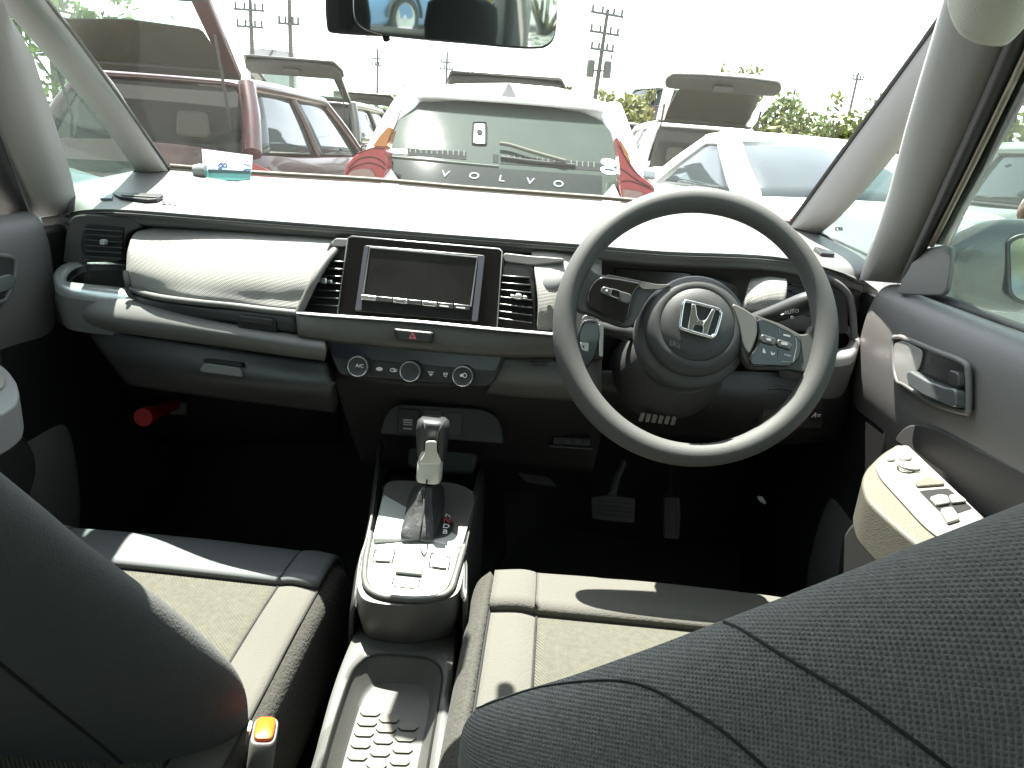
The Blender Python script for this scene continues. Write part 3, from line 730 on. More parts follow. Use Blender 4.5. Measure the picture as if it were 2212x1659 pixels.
# bright ledge over the vents
ps_.plate('vent_brow', [(330, 170), (450, 172), (425, 240), (300, 235)], -.012, -.004, DASH, dash, cv=c6, r=.004, bevel=.002)
ps_.plate('vent_brow', [(1668, 275), (1880, 300), (2150, 320), (2160, 350), (1900, 380), (1670, 350)], -.04, -.010, DASH, dash, cv=c6, r=.006, bevel=.003)
# fabric panel between right vent and wheel
grid('soft_panel', P3([[(1148, 542, 1.10), (1200, 545, 1.10), (1300, 552, 1.12)], [(1158, 600, 1.045), (1215, 605, 1.05), (1300, 610, 1.08)], [(1163, 660, 1.02), (1210, 662, 1.025), (1300, 670, 1.06)], [(1160, 712, 1.012), (1205, 716, 1.015), (1300, 722, 1.05)]]), 16, 20, PADF, dash, solid=.01)
pb = Plane.three(at(1190, 600, y=1.03), at(1215, 602, y=1.03), at(1188, 640, y=1.018))
lathe('round_button', [(0, 0), (.0135, 0), (.0135, .012), (.011, .0135), (0, .0135)], pb.px(1196, 613), pb.n + V((-.25, 0, .1)), mat('button_grey', (.20, .20, .20), .45, var=.08), dash)
# horizontal trim bar
ta = [(640, 678, 1.0), (700, 682, .995), (900, 697, .99), (1070, 713, .99), (1200, 724, .995), (1300, 734, 1.01)]
tb = [(643, 722, .985), (700, 732, .98), (900, 752, .975), (1070, 766, .975), (1200, 768, .985), (1300, 770, 1.0)]
bar = grid('trim_bar', P3([[(x, y - 2, Y + .05) for x, y, Y in ta], ta, [(x, y + 8, Y - .012) for x, y, Y in ta], tb, [(x + 2, y + 6, Y + .03) for x, y, Y in tb]]), 40, 18, mat('trim_bar_plastic', (.085, .08, .07), .45, bump=('grain', 900, .1), var=.08), dash, solid=.006)
tube('trim_strip', cr([at(a, b, y=c) for a, b, c in [(643, 676, .992), (700, 681, .985), (900, 695, .979), (1070, 711, .979), (1195, 722, .985)]], 40), .0042, SILVER, dash, n=8, flat=(V((0, 0, 1)), .6))
ph = Plane.three(at(852, 712, y=.968), at(935, 718, y=.968), at(852, 742, y=.963))
ph.plate('hazard_switch', [(808, 898), (822, 892), (1108, 920), (1122, 930), (1108, 1000), (1095, 1008), (850, 988), (820, 965)], -.012, .004, BLACK, dash, cv=c6, r=.004, bevel=.002)
ph.plate('switch_cap', [(822, 900), (1110, 928), (1098, 1000), (855, 980)], .004, .0055, DARK, dash, cv=c6, r=.003, bevel=.001)
tri = [(961, 912), (990, 978), (930, 972)]
tri2 = [(961, 942), (972, 962), (948, 960)]
PINK = mat('hazard_red', (.55, .12, .12), .5, var=.05)
ph.plate('hazard_triangle', tri, .0056, .006, PINK, dash, cv=c6)
ph.plate('hazard_triangle_inner', tri2, .0061, .0064, DARK, dash, cv=c6)
# climate panel
pc = Plane.three(at(720, 745, y=.988), at(1080, 775, y=.988), at(740, 830, y=.975))
pc.plate('climate_panel', [(260, 968), (1690, 1085), (1680, 1140), (1610, 1290), (1560, 1345), (1500, 1352), (400, 1260), (360, 1230), (320, 1130)], -.03, 0, DARK, dash, cv=c6, r=.008, bevel=.003)
pc.plate('climate_display', [(285, 980), (1665, 1100), (1610, 1228), (330, 1115)], .0004, .0022, mat('display_navy', (.012, .012, .02), .18, var=.2), dash, cv=c6, r=.006)
pc.plate('climate_keys', [(345, 1125), (1600, 1230), (1555, 1285), (375, 1185)], .0004, .002, mat('key_black', (.02, .02, .021), .35, var=.1), dash, cv=c6, r=.004)
for i, (kx, ky) in enumerate(((545, 1188), (952, 1228), (1362, 1265))):
    o = pc.px(*c6(kx, ky), w=.0)
    kn = lathe('climate_knob', [(0, 0), (.0158, 0), (.0158, .005), (.0148, .007), (.0146, .017), (.0136, .0185), (.013, .018), (0, .018)], o, pc.n, DARK, dash, n=36)
    ring = lathe('knob_ring', [(.0147, .0165), (.0149, .0175), (.0140, .0192), (.0133, .0188), (.0133, .0175)], o, pc.n, SILVER, kn, n=36)
    pp = Plane(o + pc.n * .0186, pc.n)
    if i == 0: ptext('knob_print', pp, 'A/C', c6(516, 1186), c6(556, 1190), 8, WHITE, kn, w=.0006)
    if i == 2:
        pp.plate('knob_print', [(1330, 1255), (1352, 1250), (1352, 1275), (1330, 1272)], .0005, .0008, WHITE, kn, cv=c6)
        tube('knob_print', [pp.px(*c6(1368 + 14 * math.cos(a), 1263 + 17 * math.sin(a)), w=.0006) for a in [k * .5236 for k in range(12)]], .0006, WHITE, kn, n=5, closed=True)
def icon(pts, w=.0024):
    pc.plate('climate_icon', pts, w, w + .0003, WHITE, dash, cv=c6)
icon([(668, 1205), (685, 1196), (710, 1198), (722, 1212), (712, 1226), (690, 1228), (668, 1218)])
tube('climate_icon', [pc.px(*c6(800 + 20 * math.cos(a), 1220 + 12 * math.sin(a)), w=.0022) for a in [k * .5236 for k in range(12)]], .0008, WHITE, dash, n=5, closed=True)
tube('climate_icon', [pc.px(*c6(820 + 13 * math.cos(a), 1224 + 9 * math.sin(a)), w=.0022) for a in [k * .5236 for k in range(12)]], .0008, WHITE, dash, n=5, closed=True)
icon([(1078, 1230), (1126, 1234), (1124, 1242), (1078, 1238)]); icon([(1084, 1246), (1120, 1250), (1100, 1270)])
for dx in (0, 20): icon([(1200 + dx, 1240), (1214 + dx, 1241), (1212 + dx, 1262), (1200 + dx, 1262)])
icon([(1203, 1266), (1230, 1268), (1222, 1276), (1208, 1274)])
# passenger side/driver side returns beside the climate panel
grid('stack_return', P3([[(1080, 768, 1.0), (1140, 772, 1.0), (1300, 775, 1.02)], [(1065, 820, .995), (1140, 825, .99), (1300, 830, 1.01)], [(1050, 850, 1.03), (1140, 860, 1.03), (1300, 870, 1.05)]]), 14, 10, DASH2, dash, solid=.008)
pgk = Plane.three(at(1145, 772, y=.992), at(1185, 775, y=.992), at(1145, 790, y=.990))
for i in range(3):
    for k in range(2):
        x = 1892 + k * 72; y = 1128 + i * 22
        pgk.plate('grille_slot', [(x, y), (x + 66, y + 5), (x + 64, y + 16), (x, y + 11)], .002, .0045, BLACK, dash, cv=c6)
# lower stack cave and switch plate
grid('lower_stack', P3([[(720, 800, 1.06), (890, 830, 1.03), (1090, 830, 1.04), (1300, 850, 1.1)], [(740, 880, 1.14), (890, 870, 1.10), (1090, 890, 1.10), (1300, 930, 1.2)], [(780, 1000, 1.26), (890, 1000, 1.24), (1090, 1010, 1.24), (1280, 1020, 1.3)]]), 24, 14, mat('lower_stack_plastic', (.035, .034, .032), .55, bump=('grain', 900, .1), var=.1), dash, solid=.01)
pw = Plane.three(at(830, 930, y=1.06), at(1085, 955, y=1.06), at(850, 875, y=1.075))
pw.plate('switch_plate', [(495, 330), (520, 230), (570, 165), (630, 150), (1150, 180), (1240, 215), (1285, 290), (1295, 410), (1260, 412), (500, 345)], -.03, 0, DARK, dash, cv=cG, r=.01, bevel=.004)
pw.plate('power_outlet_cap', [(612, 178), (750, 185), (742, 358), (604, 345)], .0002, .004, BLACK, dash, cv=cG, r=.003, bevel=.0015)
for i, (y, w, h) in enumerate(((248, 62, 10), (264, 58, 10), (280, 60, 8), (305, 56, 10))):
    pw.plate('outlet_print', [(646, y), (646 + w, y + 4), (646 + w, y + 4 + h), (646, y + h)], .0041, .0043, GREYP, dash, cv=cG)
pw.plate('blank_switch', [(772, 188), (893, 195), (890, 300), (770, 290)], .0002, .002, mat('blank_grey', (.045, .044, .042), .5, var=.1), dash, cv=cG, r=.002, bevel=.001)
pw.plate('blank_switch', [(918, 205), (1032, 212), (1022, 360), (915, 350)], .0002, .002, mat('blank_grey'), dash, cv=cG, r=.002, bevel=.001)
# open shelf below the switch plate
ps2 = Plane.three(at(880, 970, y=1.10), at(1030, 985, y=1.10), at(880, 1030, y=1.08))
ps2.plate('shelf_bin', [(680, 430), (1130, 470), (1100, 612), (890, 600), (690, 570), (668, 540)], -.02, .0, DARK, dash, cv=cG, r=.008, bevel=.005)
ps2.plate('shelf_mouth', [(700, 440), (1105, 478), (1080, 590), (700, 555)], .0005, .002, BLACK, dash, cv=cG, r=.006)
# ---- instrument side
grid('cluster_hood', P3([[(1250, 560, 1.13), (1440, 567, 1.13), (1690, 580, 1.15), (1800, 610, 1.2)], [(1250, 600, 1.17), (1440, 610, 1.17), (1690, 620, 1.18), (1800, 640, 1.22)], [(1250, 690, 1.14), (1440, 700, 1.14), (1690, 710, 1.15), (1800, 720, 1.2)]]), 24, 10, mat('fascia_plastic'), dash, solid=.01)
pm = Plane.three(at(1330, 575, y=1.15), at(1500, 590, y=1.15), at(1330, 640, y=1.14))
pm.plate('meter_display', [(385, 10), (1020, 50), (1060, 75), (1075, 145), (1060, 330), (380, 260)], -.01, .002, mat('meter_black', (.012, .011, .010), .12, var=.2), dash, cv=cH, r=.006, bevel=.002)
pm.plate('meter_frame', [(1062, 70), (1250, 100), (1460, 170), (1440, 330), (1080, 300)], -.012, -.001, mat('meter_grey', (.10, .098, .09), .5, var=.08), dash, cv=cH, r=.006, bevel=.003)
# soft pad right of the wheel and right vent
grid('soft_pad', P3([[(1625, 600, 1.14), (1660, 597, 1.13), (1698, 602, 1.135)], [(1618, 612, 1.105), (1660, 610, 1.095), (1700, 615, 1.10)], [(1610, 640, 1.085), (1655, 640, 1.075), (1698, 642, 1.08)], [(1600, 672, 1.08), (1650, 675, 1.07), (1695, 678, 1.075)]]), 12, 14, PADF, dash, solid=.01)
prv = Plane.three(at(1700, 600, y=1.19), at(1800, 615, y=1.215), at(1700, 680, y=1.18))
prv.plate('vent_mouth', [(1690, 598), (1735, 600), (1800, 618), (1822, 650), (1825, 720), (1690, 715)], .002, .008, BLACK, dash, r=.01)
for i in range(6):
    prv.plate('vent_slat', [(1698, 612 + i * 15), (1790, 625 + i * 15), (1790, 629 + i * 15), (1698, 616 + i * 15)], .008, .014, DARK, dash, bevel=.0008)
tube('vent_rim', cr([prv.px(*p, w=.008) for p in [(1700, 585), (1770, 598), (1815, 625), (1832, 660), (1838, 730)]], 24), .006, DASH2, dash, n=8)
grid('side_roll', P3([[(1690, 745, 1.12), (1790, 770, 1.16), (1850, 760, 1.23)], [(1690, 790, 1.10), (1780, 800, 1.14), (1845, 790, 1.22)], [(1680, 830, 1.13), (1770, 835, 1.16), (1835, 830, 1.24)]]), 12, 10, DASH, dash, solid=.008)
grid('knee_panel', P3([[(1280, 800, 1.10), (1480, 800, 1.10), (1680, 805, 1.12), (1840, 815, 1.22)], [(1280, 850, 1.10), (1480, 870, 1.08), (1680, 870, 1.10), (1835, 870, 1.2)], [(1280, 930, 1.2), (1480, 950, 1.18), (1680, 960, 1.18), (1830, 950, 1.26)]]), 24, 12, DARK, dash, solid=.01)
pk2 = Plane.three(at(1640, 830, y=1.09), at(1820, 840, y=1.15), at(1650, 920, y=1.12))
pk2.plate('switch_bank', [(1295, 1250), (1320, 1190), (1400, 1180), (1640, 1240), (1635, 1420), (1265, 1400)], -.01, .004, DARK, dash, cv=cW, r=.008, bevel=.003)
pk2.plate('rocker_switch', [(1300, 1255), (1400, 1265), (1395, 1390), (1280, 1380)], .004, .007, mat('blank_grey'), dash, cv=cW, r=.003, bevel=.001)
pk2.plate('rocker_switch', [(1560, 1285), (1632, 1300), (1628, 1372), (1555, 1362)], .004, .008, BLACK, dash, cv=cW, r=.003, bevel=.001)
ptext('switch_print', pk2, 'A=', cW(1572, 1332), cW(1608, 1335), 10, WHITE, dash, w=.0088)
# driver-side heater/defrost mark on the far right top
pd_ = Plane.three(at(1740, 535, y=1.35), at(1800, 560, y=1.32), at(1790, 535, y=1.4))
pd_ = surf_plane(top, (1745, 540), (1800, 572), (1760, 520), -.003)
pd_.plate('defroster_vent', [cW(*p) for p in [(1580, 425), (1690, 455), (1700, 470), (1620, 465)]], .004, .012, BLACK, dash, r=.004, bevel=.001)
# ================================================================== steering wheel
WN = V((0, -math.cos(rad(23)), math.sin(rad(23))))
wc = at(1499, 703, y=.925)
pW = Plane(wc, WN)
sw_ = thing('steering_wheel', 'dark grey steering wheel with chrome maker emblem on the hub', 'steering wheel', wc)
wu, wv, _ = basis(WN)
RR = .1665
rim = []
for i in range(96):
    a = 2 * math.pi * i / 96
    rim.append(wc + (wu * math.cos(a) + wv * math.sin(a)) * RR + WN * .0)
rr_ = [.0158 + .0012 * math.cos(3 * 2 * math.pi * i / 96 + 1.0) for i in range(96)]
tube('rim', rim, rr_, WHEELM, sw_, n=20, closed=True)
# hub: outer bowl, airbag cover, raised disc
hc = pW.px(*cH(1075, 560)); hc2 = pW.px(*cH(1085, 512))
lathe('hub_bowl', [(.030, -.085), (.066, -.075), (.0735, -.045), (.0735, -.022), (.071, -.012), (.064, -.008), (0, -.008)], hc, WN, WHEELM, sw_, n=48, smooth=60)
lathe('airbag_cover', [(.0, -.012), (.0660, -.012), (.0660, -.004), (.0635, .002), (.056, .006), (.0485, .0085), (.0472, .0075), (.046, .0088), (.03, .0115), (0, .013)], hc2, WN, mat('airbag_vinyl', (.038, .038, .038), .5, bump=('grain', 1000, .2), var=.08), sw_, n=48, smooth=60)
# spokes
SPK = WHEELM
def slab(name, pts, w0, w1, m, bevel=.006, r=.01, par=sw_, seg=3):
    return pW.plate(name, pts, w0, w1, m, par, cv=cW, r=r, bevel=bevel, seg=seg)
slab('spoke', [(255, 545), (300, 480), (345, 545), (700, 612), (640, 690), (560, 850), (480, 840), (330, 775), (250, 760), (225, 700)], -.014, .004, SPK, bevel=.007, r=.018)
slab('spoke', [(1150, 735), (1250, 790), (1480, 890), (1555, 895), (1590, 820), (1605, 900), (1590, 1060), (1540, 1110), (1470, 1090), (1220, 1085), (1180, 1000)], -.014, .004, SPK, bevel=.007, r=.018)
lsp = mat('spoke_silver', (.13, .128, .115), .4, metal=.2, var=.05)
slab('spoke_trim', [(420, 555), (700, 612), (780, 612), (720, 640), (620, 640), (600, 625), (400, 572)], .003, .007, lsp, bevel=.002, r=.004)
slab('spoke_trim', [(1112, 715), (1180, 745), (1265, 800), (1265, 900), (1215, 1015), (1180, 960), (1160, 850)], .003, .0085, lsp, bevel=.003, r=.008)
slab('spoke_trim', [(1250, 785), (1400, 840), (1520, 905), (1490, 912), (1370, 858), (1262, 812)], .0045, .0075, lsp, bevel=.0015, r=.004)
# glossy button panels
def gl(name, pts, w0, w1, m, r=.004, bevel=.0012):
    return pW.plate(name, pts, w0, w1, m, sw_, cv=cH, r=r, bevel=bevel)
gl('button_panel', [(135, 250), (165, 170), (240, 98), (400, 118), (610, 158), (540, 240), (520, 300), (485, 470), (425, 515), (300, 455), (150, 370), (130, 320)], .0042, .011, GLOSS, r=.008, bevel=.003)
gl('button_panel', [(1585, 455), (1700, 490), (1905, 590), (1968, 650), (1982, 720), (1970, 800), (1900, 872), (1760, 880), (1540, 872), (1530, 790), (1600, 700), (1612, 600)], .0042, .011, GLOSS, r=.008, bevel=.003)
BTN = mat('button_satin', (.055, .056, .056), .35, var=.08)
gl('audio_rocker', [(262, 188), (520, 260), (485, 350), (240, 245)], .0112, .014, BTN, r=.005)
gl('rocker_centre', [(342, 218), (412, 235), (398, 300), (330, 272)], .0142, .0150, mat('rocker_black', (.012, .012, .012), .2), r=.003)
tube('rocker_ring', [pW.px(*cH(*p), w=.0151) for p in [(340, 216), (330, 274), (398, 302), (413, 236), (345, 215)]], .0006, SILVER, sw_, n=5)
gl('button_print', [(290, 218), (308, 220), (305, 238), (288, 234)], .0142, .0145, WHITE, r=.001, bevel=0)
gl('cruise_button', [(1622, 598), (1755, 640), (1750, 705), (1612, 670)], .0112, .0145, BTN, r=.005)
gl('cruise_button', [(1762, 642), (1870, 675), (1892, 700), (1882, 745), (1755, 705)], .0112, .0145, BTN, r=.005)
gl('pad_divider', [(1780, 545), (1792, 548), (1790, 600), (1778, 598)], .0112, .0118, BTN, r=.001, bevel=0)
gl('pad_divider', [(1772, 730), (1784, 733), (1780, 825), (1768, 823)], .0112, .0118, BTN, r=.001, bevel=0)
gl('button_print', [(1665, 635), (1708, 640), (1705, 668), (1690, 660), (1668, 658)], .0147, .0150, GREYP, r=.002, bevel=0)
gl('button_print', [(1795, 668), (1850, 678), (1848, 702), (1790, 692)], .0147, .0150, GREYP, r=.002, bevel=0)
gl('button_print', [(1820, 598), (1880, 612), (1878, 626), (1818, 612)], .0112, .0115, GREYP, r=.001, bevel=0)
gl('button_print', [(1824, 766), (1888, 780), (1886, 796), (1824, 784)], .0112, .0115, GREYP, r=.001, bevel=0)
gl('button_print', [(1650, 715), (1672, 765), (1636, 760)], .0112, .0115, WHITE, r=.002, bevel=0)
gl('button_print', [(1712, 742), (1730, 770), (1748, 752), (1744, 782), (1712, 778)], .0112, .0115, WHITE, r=.002, bevel=0)
tube('panel_line', [pW.px(*cH(*p), w=.0113) for p in [(1925, 630), (1935, 700), (1905, 840), (1795, 835)]], .0006, SILVER, sw_, n=5)
# emblem
he = pW.px(*cH(1095, 485)); hoff = .0215
def em(pts, w0, w1, m, r=.0015, bevel=.0008):
    return pW.plate('emblem_letter', pts, w0, w1, m, sw_, cv=cH, r=r, bevel=bevel)
fr_ = [(960, 335), (990, 330), (1225, 390), (1262, 420), (1268, 450), (1225, 600), (1195, 630), (1160, 628), (945, 565), (922, 535), (925, 500), (945, 365)]
pW.plate('emblem_base', fr_, .010, .0185, BLACK, sw_, cv=cH, r=.004, bevel=.001)
tube('emblem_frame', cr([pW.px(*cH(*p), w=.0195) for p in fr_], 60, closed=True), .0021, CHROME, sw_, n=8, closed=True)
em([(1018, 352), (1052, 358), (1062, 450), (1080, 490), (1060, 520), (1040, 535), (1028, 575), (985, 562)], .0185, .0215, CHROME)
em([(1190, 395), (1218, 408), (1150, 612), (1108, 600), (1115, 560), (1105, 535), (1128, 500), (1150, 470)], .0185, .0215, CHROME)
em([(1060, 462), (1085, 492), (1115, 500), (1150, 478), (1120, 540), (1085, 532), (1045, 530)], .0185, .0212, CHROME)
ptext('airbag_print', Plane(hc2 + WN * .0095, WN), 'SRS AIRBAG', cH(940, 690), cH(1100, 730), 12, mat('emboss', (.05, .05, .05), .5), sw_, w=.0008)

# column shroud and stalks
col = thing('steering_column', 'dark plastic steering column shroud behind the wheel hub', 'steering column', wc + V((0, .15, -.1)))
ax = -WN
ring_ = []
for t, rx, rz, dz in ((.06, .060, .058, -.02), (.10, .072, .07, -.03), (.16, .08, .075, -.035), (.24, .085, .075, -.03)):
    o = hc + ax * t + V((0, 0, dz))
    ring_.append([o + wu * rx * math.cos(a) + wv * rz * math.sin(a) for a in [2 * math.pi * k / 32 for k in range(32)]])
loft('shroud', ring_, mat('shroud_plastic', (.06, .06, .06), .5, bump=('grain', 900, .15), var=.08), col)
psh = Plane.three(at(1390, 885, y=1.0), at(1500, 895, y=1.0), at(1395, 920, y=1.03))
for i in range(6):
    x = 610 + i * 36
    psh.plate('column_slot', [cW(x, 1335 + i * 4), cW(x + 22, 1337 + i * 4), cW(x + 10, 1375 + i * 4), cW(x - 12, 1372 + i * 4)], .0, .003, mat('slot_light', (.25, .24, .22), .5), col)
# lighting stalk
stalk = cr([at(1560, 715, y=1.03), at(1625, 695, y=1.0), at(1690, 672, y=.985), at(1745, 652, y=.975), at(1790, 640, y=.97)], 16)
tube('lighting_stalk', stalk, [.011, .011, .0112, .0114, .0116, .0118, .012, .0125, .013, .0135, .014, .014, .014, .014, .0135, .011], mat('stalk_black', (.028, .028, .027), .35, var=.08), col, n=16)
pst = Plane(stalk[9] + (CAM - stalk[9]).normalized() * .0135, (CAM - stalk[9]))
ptext('stalk_print', pst, 'AUTO', cH(1880, 400), cH(1955, 388), 8, WHITE, col, w=.0008)
tube('stalk_print', [pst.px(*cH(1922 + 14 * math.cos(a), 442 + 9 * math.sin(a)), w=.0008) for a in [k * .5236 for k in range(12)]], .0005, WHITE, col, n=5, closed=True)
tube('stalk_print', [pst.px(*cH(1825, 420), w=.0008), pst.px(*cH(1850, 412), w=.0008)], .0006, WHITE, col, n=5)
# wiper stalk on the left of the column
tube('wiper_stalk', [at(1380, 725, y=1.03), at(1320, 715, y=1.01), at(1275, 705, y=1.0)], .010, mat('stalk_black'), col, n=14)
# key with fob hanging in the ignition lock
key = thing('ignition_key', 'black key with white tag in the ignition behind the wheel rim', 'key', at(1275, 760, y=.98))
kb = [(1258, 690), (1290, 690), (1296, 720), (1285, 770), (1262, 800), (1245, 790), (1245, 720)]
pkz = Plane(at(1270, 740, y=.985), V((.3, -1, .2)))
pkz.plate('key_fob', kb, -.008, .006, mat('fob_black', (.02, .02, .02), .25, coat=.3, var=.1), key, r=.008, bevel=.003)
pkz.plate('key_tag', [cH(60, 655), cH(135, 660), cH(128, 735), cH(75, 720)], .0065, .0085, mat('tag_white', (.7, .69, .66), .5, var=.05), key, r=.002)
pkz.plate('key_tag_print', [cH(80, 680), cH(95, 682), cH(92, 705), cH(80, 700)], .0086, .0088, mat('blank_grey'), key)
tube('key_ring', [pkz.px(1272 + 16 * math.cos(a), 690 + 10 * math.sin(a), w=.004) for a in [k * .4488 for k in range(14)]], .0012, CHROME, key, n=6, closed=True)
pkz.plate('lock_barrel', [(1292, 700), (1302, 702), (1300, 770), (1292, 768)], -.03, .004, mat('lock_silver', (.55, .53, .48), .35, metal=.6), key, r=.002)
# ================================================================== centre console with the gear lever
con = thing('centre_console', 'low centre console with silver gear plate between the front seats', 'console', (0, .8, .3))
LG = mat('gear_plate_silver', (.50, .52, .51), .38, metal=.35, var=.04)
CONS = mat('console_plastic', (.075, .073, .068), .42, bump=('grain', 800, .12), var=.06)
pGp = Plane.three(at(840, 1045, y=.985), at(1027, 1068, y=.985), at(800, 1150, y=.855))
gp = [(535, 672), (560, 666), (730, 672), (900, 688), (1090, 712), (1114, 735), (1110, 760), (1028, 1085), (1000, 1080), (740, 1030), (450, 1028), (446, 1010), (520, 700)]
pGp.plate('gear_plate', gp, -.012, .0, LG, con, cv=cG, r=.006, bevel=.002)
pGp.plate('gear_gate', [(700, 720), (780, 700), (910, 725), (960, 760), (1000, 790), (1004, 815), (965, 985), (930, 1018), (850, 1035), (640, 1020), (630, 960)], .0002, .0025, mat('gate_dark', (.022, .022, .023), .3, var=.1), con, cv=cG, r=.006, bevel=.001)
for s, x, y, m_ in (('R', 935, 888, WHITE), ('N', 928, 925, REDP), ('D', 923, 962, WHITE), ('B', 915, 999, WHITE)):
    ptext('gate_letter', pGp, s, cG(x - 12, y - 1.5), cG(x + 12, y + 1.5), 9, m_, con, w=.0032)
# console body (raised nose) built as rings from the plate down to the tray
out = [(440, 1000), (400, 1030), (372, 1150), (345, 1290), (342, 1350), (380, 1420), (480, 1450), (640, 1465), (800, 1450), (930, 1420), (1010, 1370), (1040, 1250), (1047, 1100), (1030, 1085)]
inn = [(445, 1030), (430, 1060), (412, 1170), (405, 1290), (430, 1350), (500, 1390), (600, 1408), (720, 1416), (850, 1405), (930, 1360), (965, 1270), (1005, 1120), (1000, 1085), (740, 1035)]
pN = Plane.three(at(*cG(440, 1030), y=.855), at(*cG(1020, 1085), y=.848), at(*cG(650, 1410), y=.755))
O = [pN.px(*cG(*p)) for p in out]
closeT = O + [pN.px(*cG(1080, 900)), pN.px(*cG(1112, 740)), pN.px(*cG(1000, 660)), pN.px(*cG(700, 640)), pN.px(*cG(540, 650)), pN.px(*cG(500, 760)), pN.px(*cG(470, 900))]
closeT = cr(closeT, 64, closed=True)
cen = sum(closeT, V()) / 64
def shr(k, dz, dy=0): return [cen + (p - cen) * k + V((0, dy, dz)) for p in closeT]
loft('console_nose', [shr(.95, -.002), shr(.985, -.002), shr(1.0, -.008), shr(1.0, -.03), shr(.93, -.065, .006), shr(.86, -.085, .015), shr(.80, -.16, .03)], CONS, con, smooth=50)
SILC = mat('console_top_panel', (.33, .33, .31), .32, metal=.25, var=.05)
pN.plate('top_panel', inn, -.004, .0015, SILC, con, cv=cG, r=.012, bevel=.001)
tube('panel_piping', cr([pN.px(*cG(*p), w=.001) for p in [(428, 995), (420, 1060), (400, 1170), (392, 1290), (418, 1362), (490, 1405), (600, 1425), (720, 1432), (860, 1420), (950, 1370), (985, 1275), (1028, 1130), (1042, 1085)]], 50), .0045, CONS, con, n=8)
for pts in ([(455, 1128), (470, 1112), (575, 1110), (588, 1122), (575, 1178), (560, 1196), (462, 1190), (445, 1175)], [(825, 1142), (840, 1135), (935, 1155), (950, 1170), (940, 1230), (925, 1242), (830, 1228), (815, 1212)]):
    tube('switch_outline', cr([pN.px(*cG(*p), w=.0016) for p in pts], 32, closed=True), .0011, BLACK, con, n=6, closed=True)
    cx_ = sum(p[0] for p in pts) / 8; cy_ = sum(p[1] for p in pts) / 8
    pN.plate('console_switch', [(cx_ + (p[0] - cx_) * .9, cy_ + (p[1] - cy_) * .88) for p in pts], .0016, .0035, SILC, con, cv=cG, r=.004, bevel=.001)
pN.plate('brake_switch_well', [(618, 1128), (632, 1116), (785, 1130), (798, 1145), (785, 1205), (605, 1188)], .0016, .0022, mat('well_dark', (.035, .033, .028), .4, var=.1), con, cv=cG, r=.003)
pN.plate('parking_brake_switch', [(600, 1192), (780, 1212), (765, 1290), (590, 1272)], .0016, .0075, SILC, con, cv=cG, r=.003, bevel=.002)
pN.plate('brake_switch_slot', [(588, 1278), (762, 1296), (758, 1306), (584, 1288)], .0016, .0022, BLACK, con, cv=cG)
tube('switch_outline', [pN.px(*cG(*p), w=.0016) for p in [(582, 1292), (572, 1330), (590, 1350), (700, 1362), (740, 1360), (752, 1306)]], .001, BLACK, con, n=6)
# tunnel sides / forward console walls
for pts in ([(515, 400, 1.16), (480, 760, .95), (440, 1010, .86), (390, 1180, .82), (350, 1480, .765)], [(1160, 560, 1.12), (1115, 740, .97), (1040, 1080, .86), (1046, 1200, .82), (1040, 1400, .765)]):
    a = [at(*cG(x, y), y=Y) for x, y, Y in pts]
    s = -1 if pts[0][0] < 700 else 1
    grid('console_side', [a, [p + V((s * .006, 0, -.03)) for p in a], [p + V((s * .012, .02, -.28)) for p in a]], 16, 8, DARK, con, solid=.006)
grid('console_front_tray', [[at(*cG(540, 560), y=1.2), at(*cG(1150, 600), y=1.2)], [at(*cG(500, 690), y=.99), at(*cG(1125, 740), y=.99)]], 6, 6, BLACK, con, solid=.01)
# storage tray between the seats
zt = .50
pT = Plane(V((0, .6, zt)), V((0, 0, 1)))
def T(x, y, dz=0): return Plane(V((0, .6, zt + dz)), V((0, 0, 1))).px(*cT(x, y))
ol = [T(700, 200), T(690, 360), T(560, 660), T(440, 1000), T(260, 1659), T(60, 2400)]
orr = [T(1690, 0), T(1650, 300), T(1590, 600), T(1530, 1030), T(1560, 1250), T(1540, 1900), T(1500, 2400)]
ring_in = [T(740, 690), T(800, 650), T(900, 630), T(1100, 635), T(1330, 660), T(1420, 710), T(1462, 790), T(1465, 900), T(1430, 1120), T(1370, 1450), T(1335, 1659), T(1200, 2350), T(120, 2350), T(375, 1659), T(480, 1300), T(590, 960), T(660, 780)]
RI = cr(ring_in, 72, closed=True)
outer = [T(745, 250), T(900, 330), T(1200, 330), T(1560, 250), T(1640, 330), T(1600, 560), T(1545, 900), T(1530, 1020), T(1555, 1160), T(1545, 1659), T(1480, 2500), T(0, 2500), T(270, 1659), T(440, 1030), T(560, 680), T(680, 380)]
n = 72
RO = cr(outer, 200, closed=True)
rc = sum(RI, V()) / n
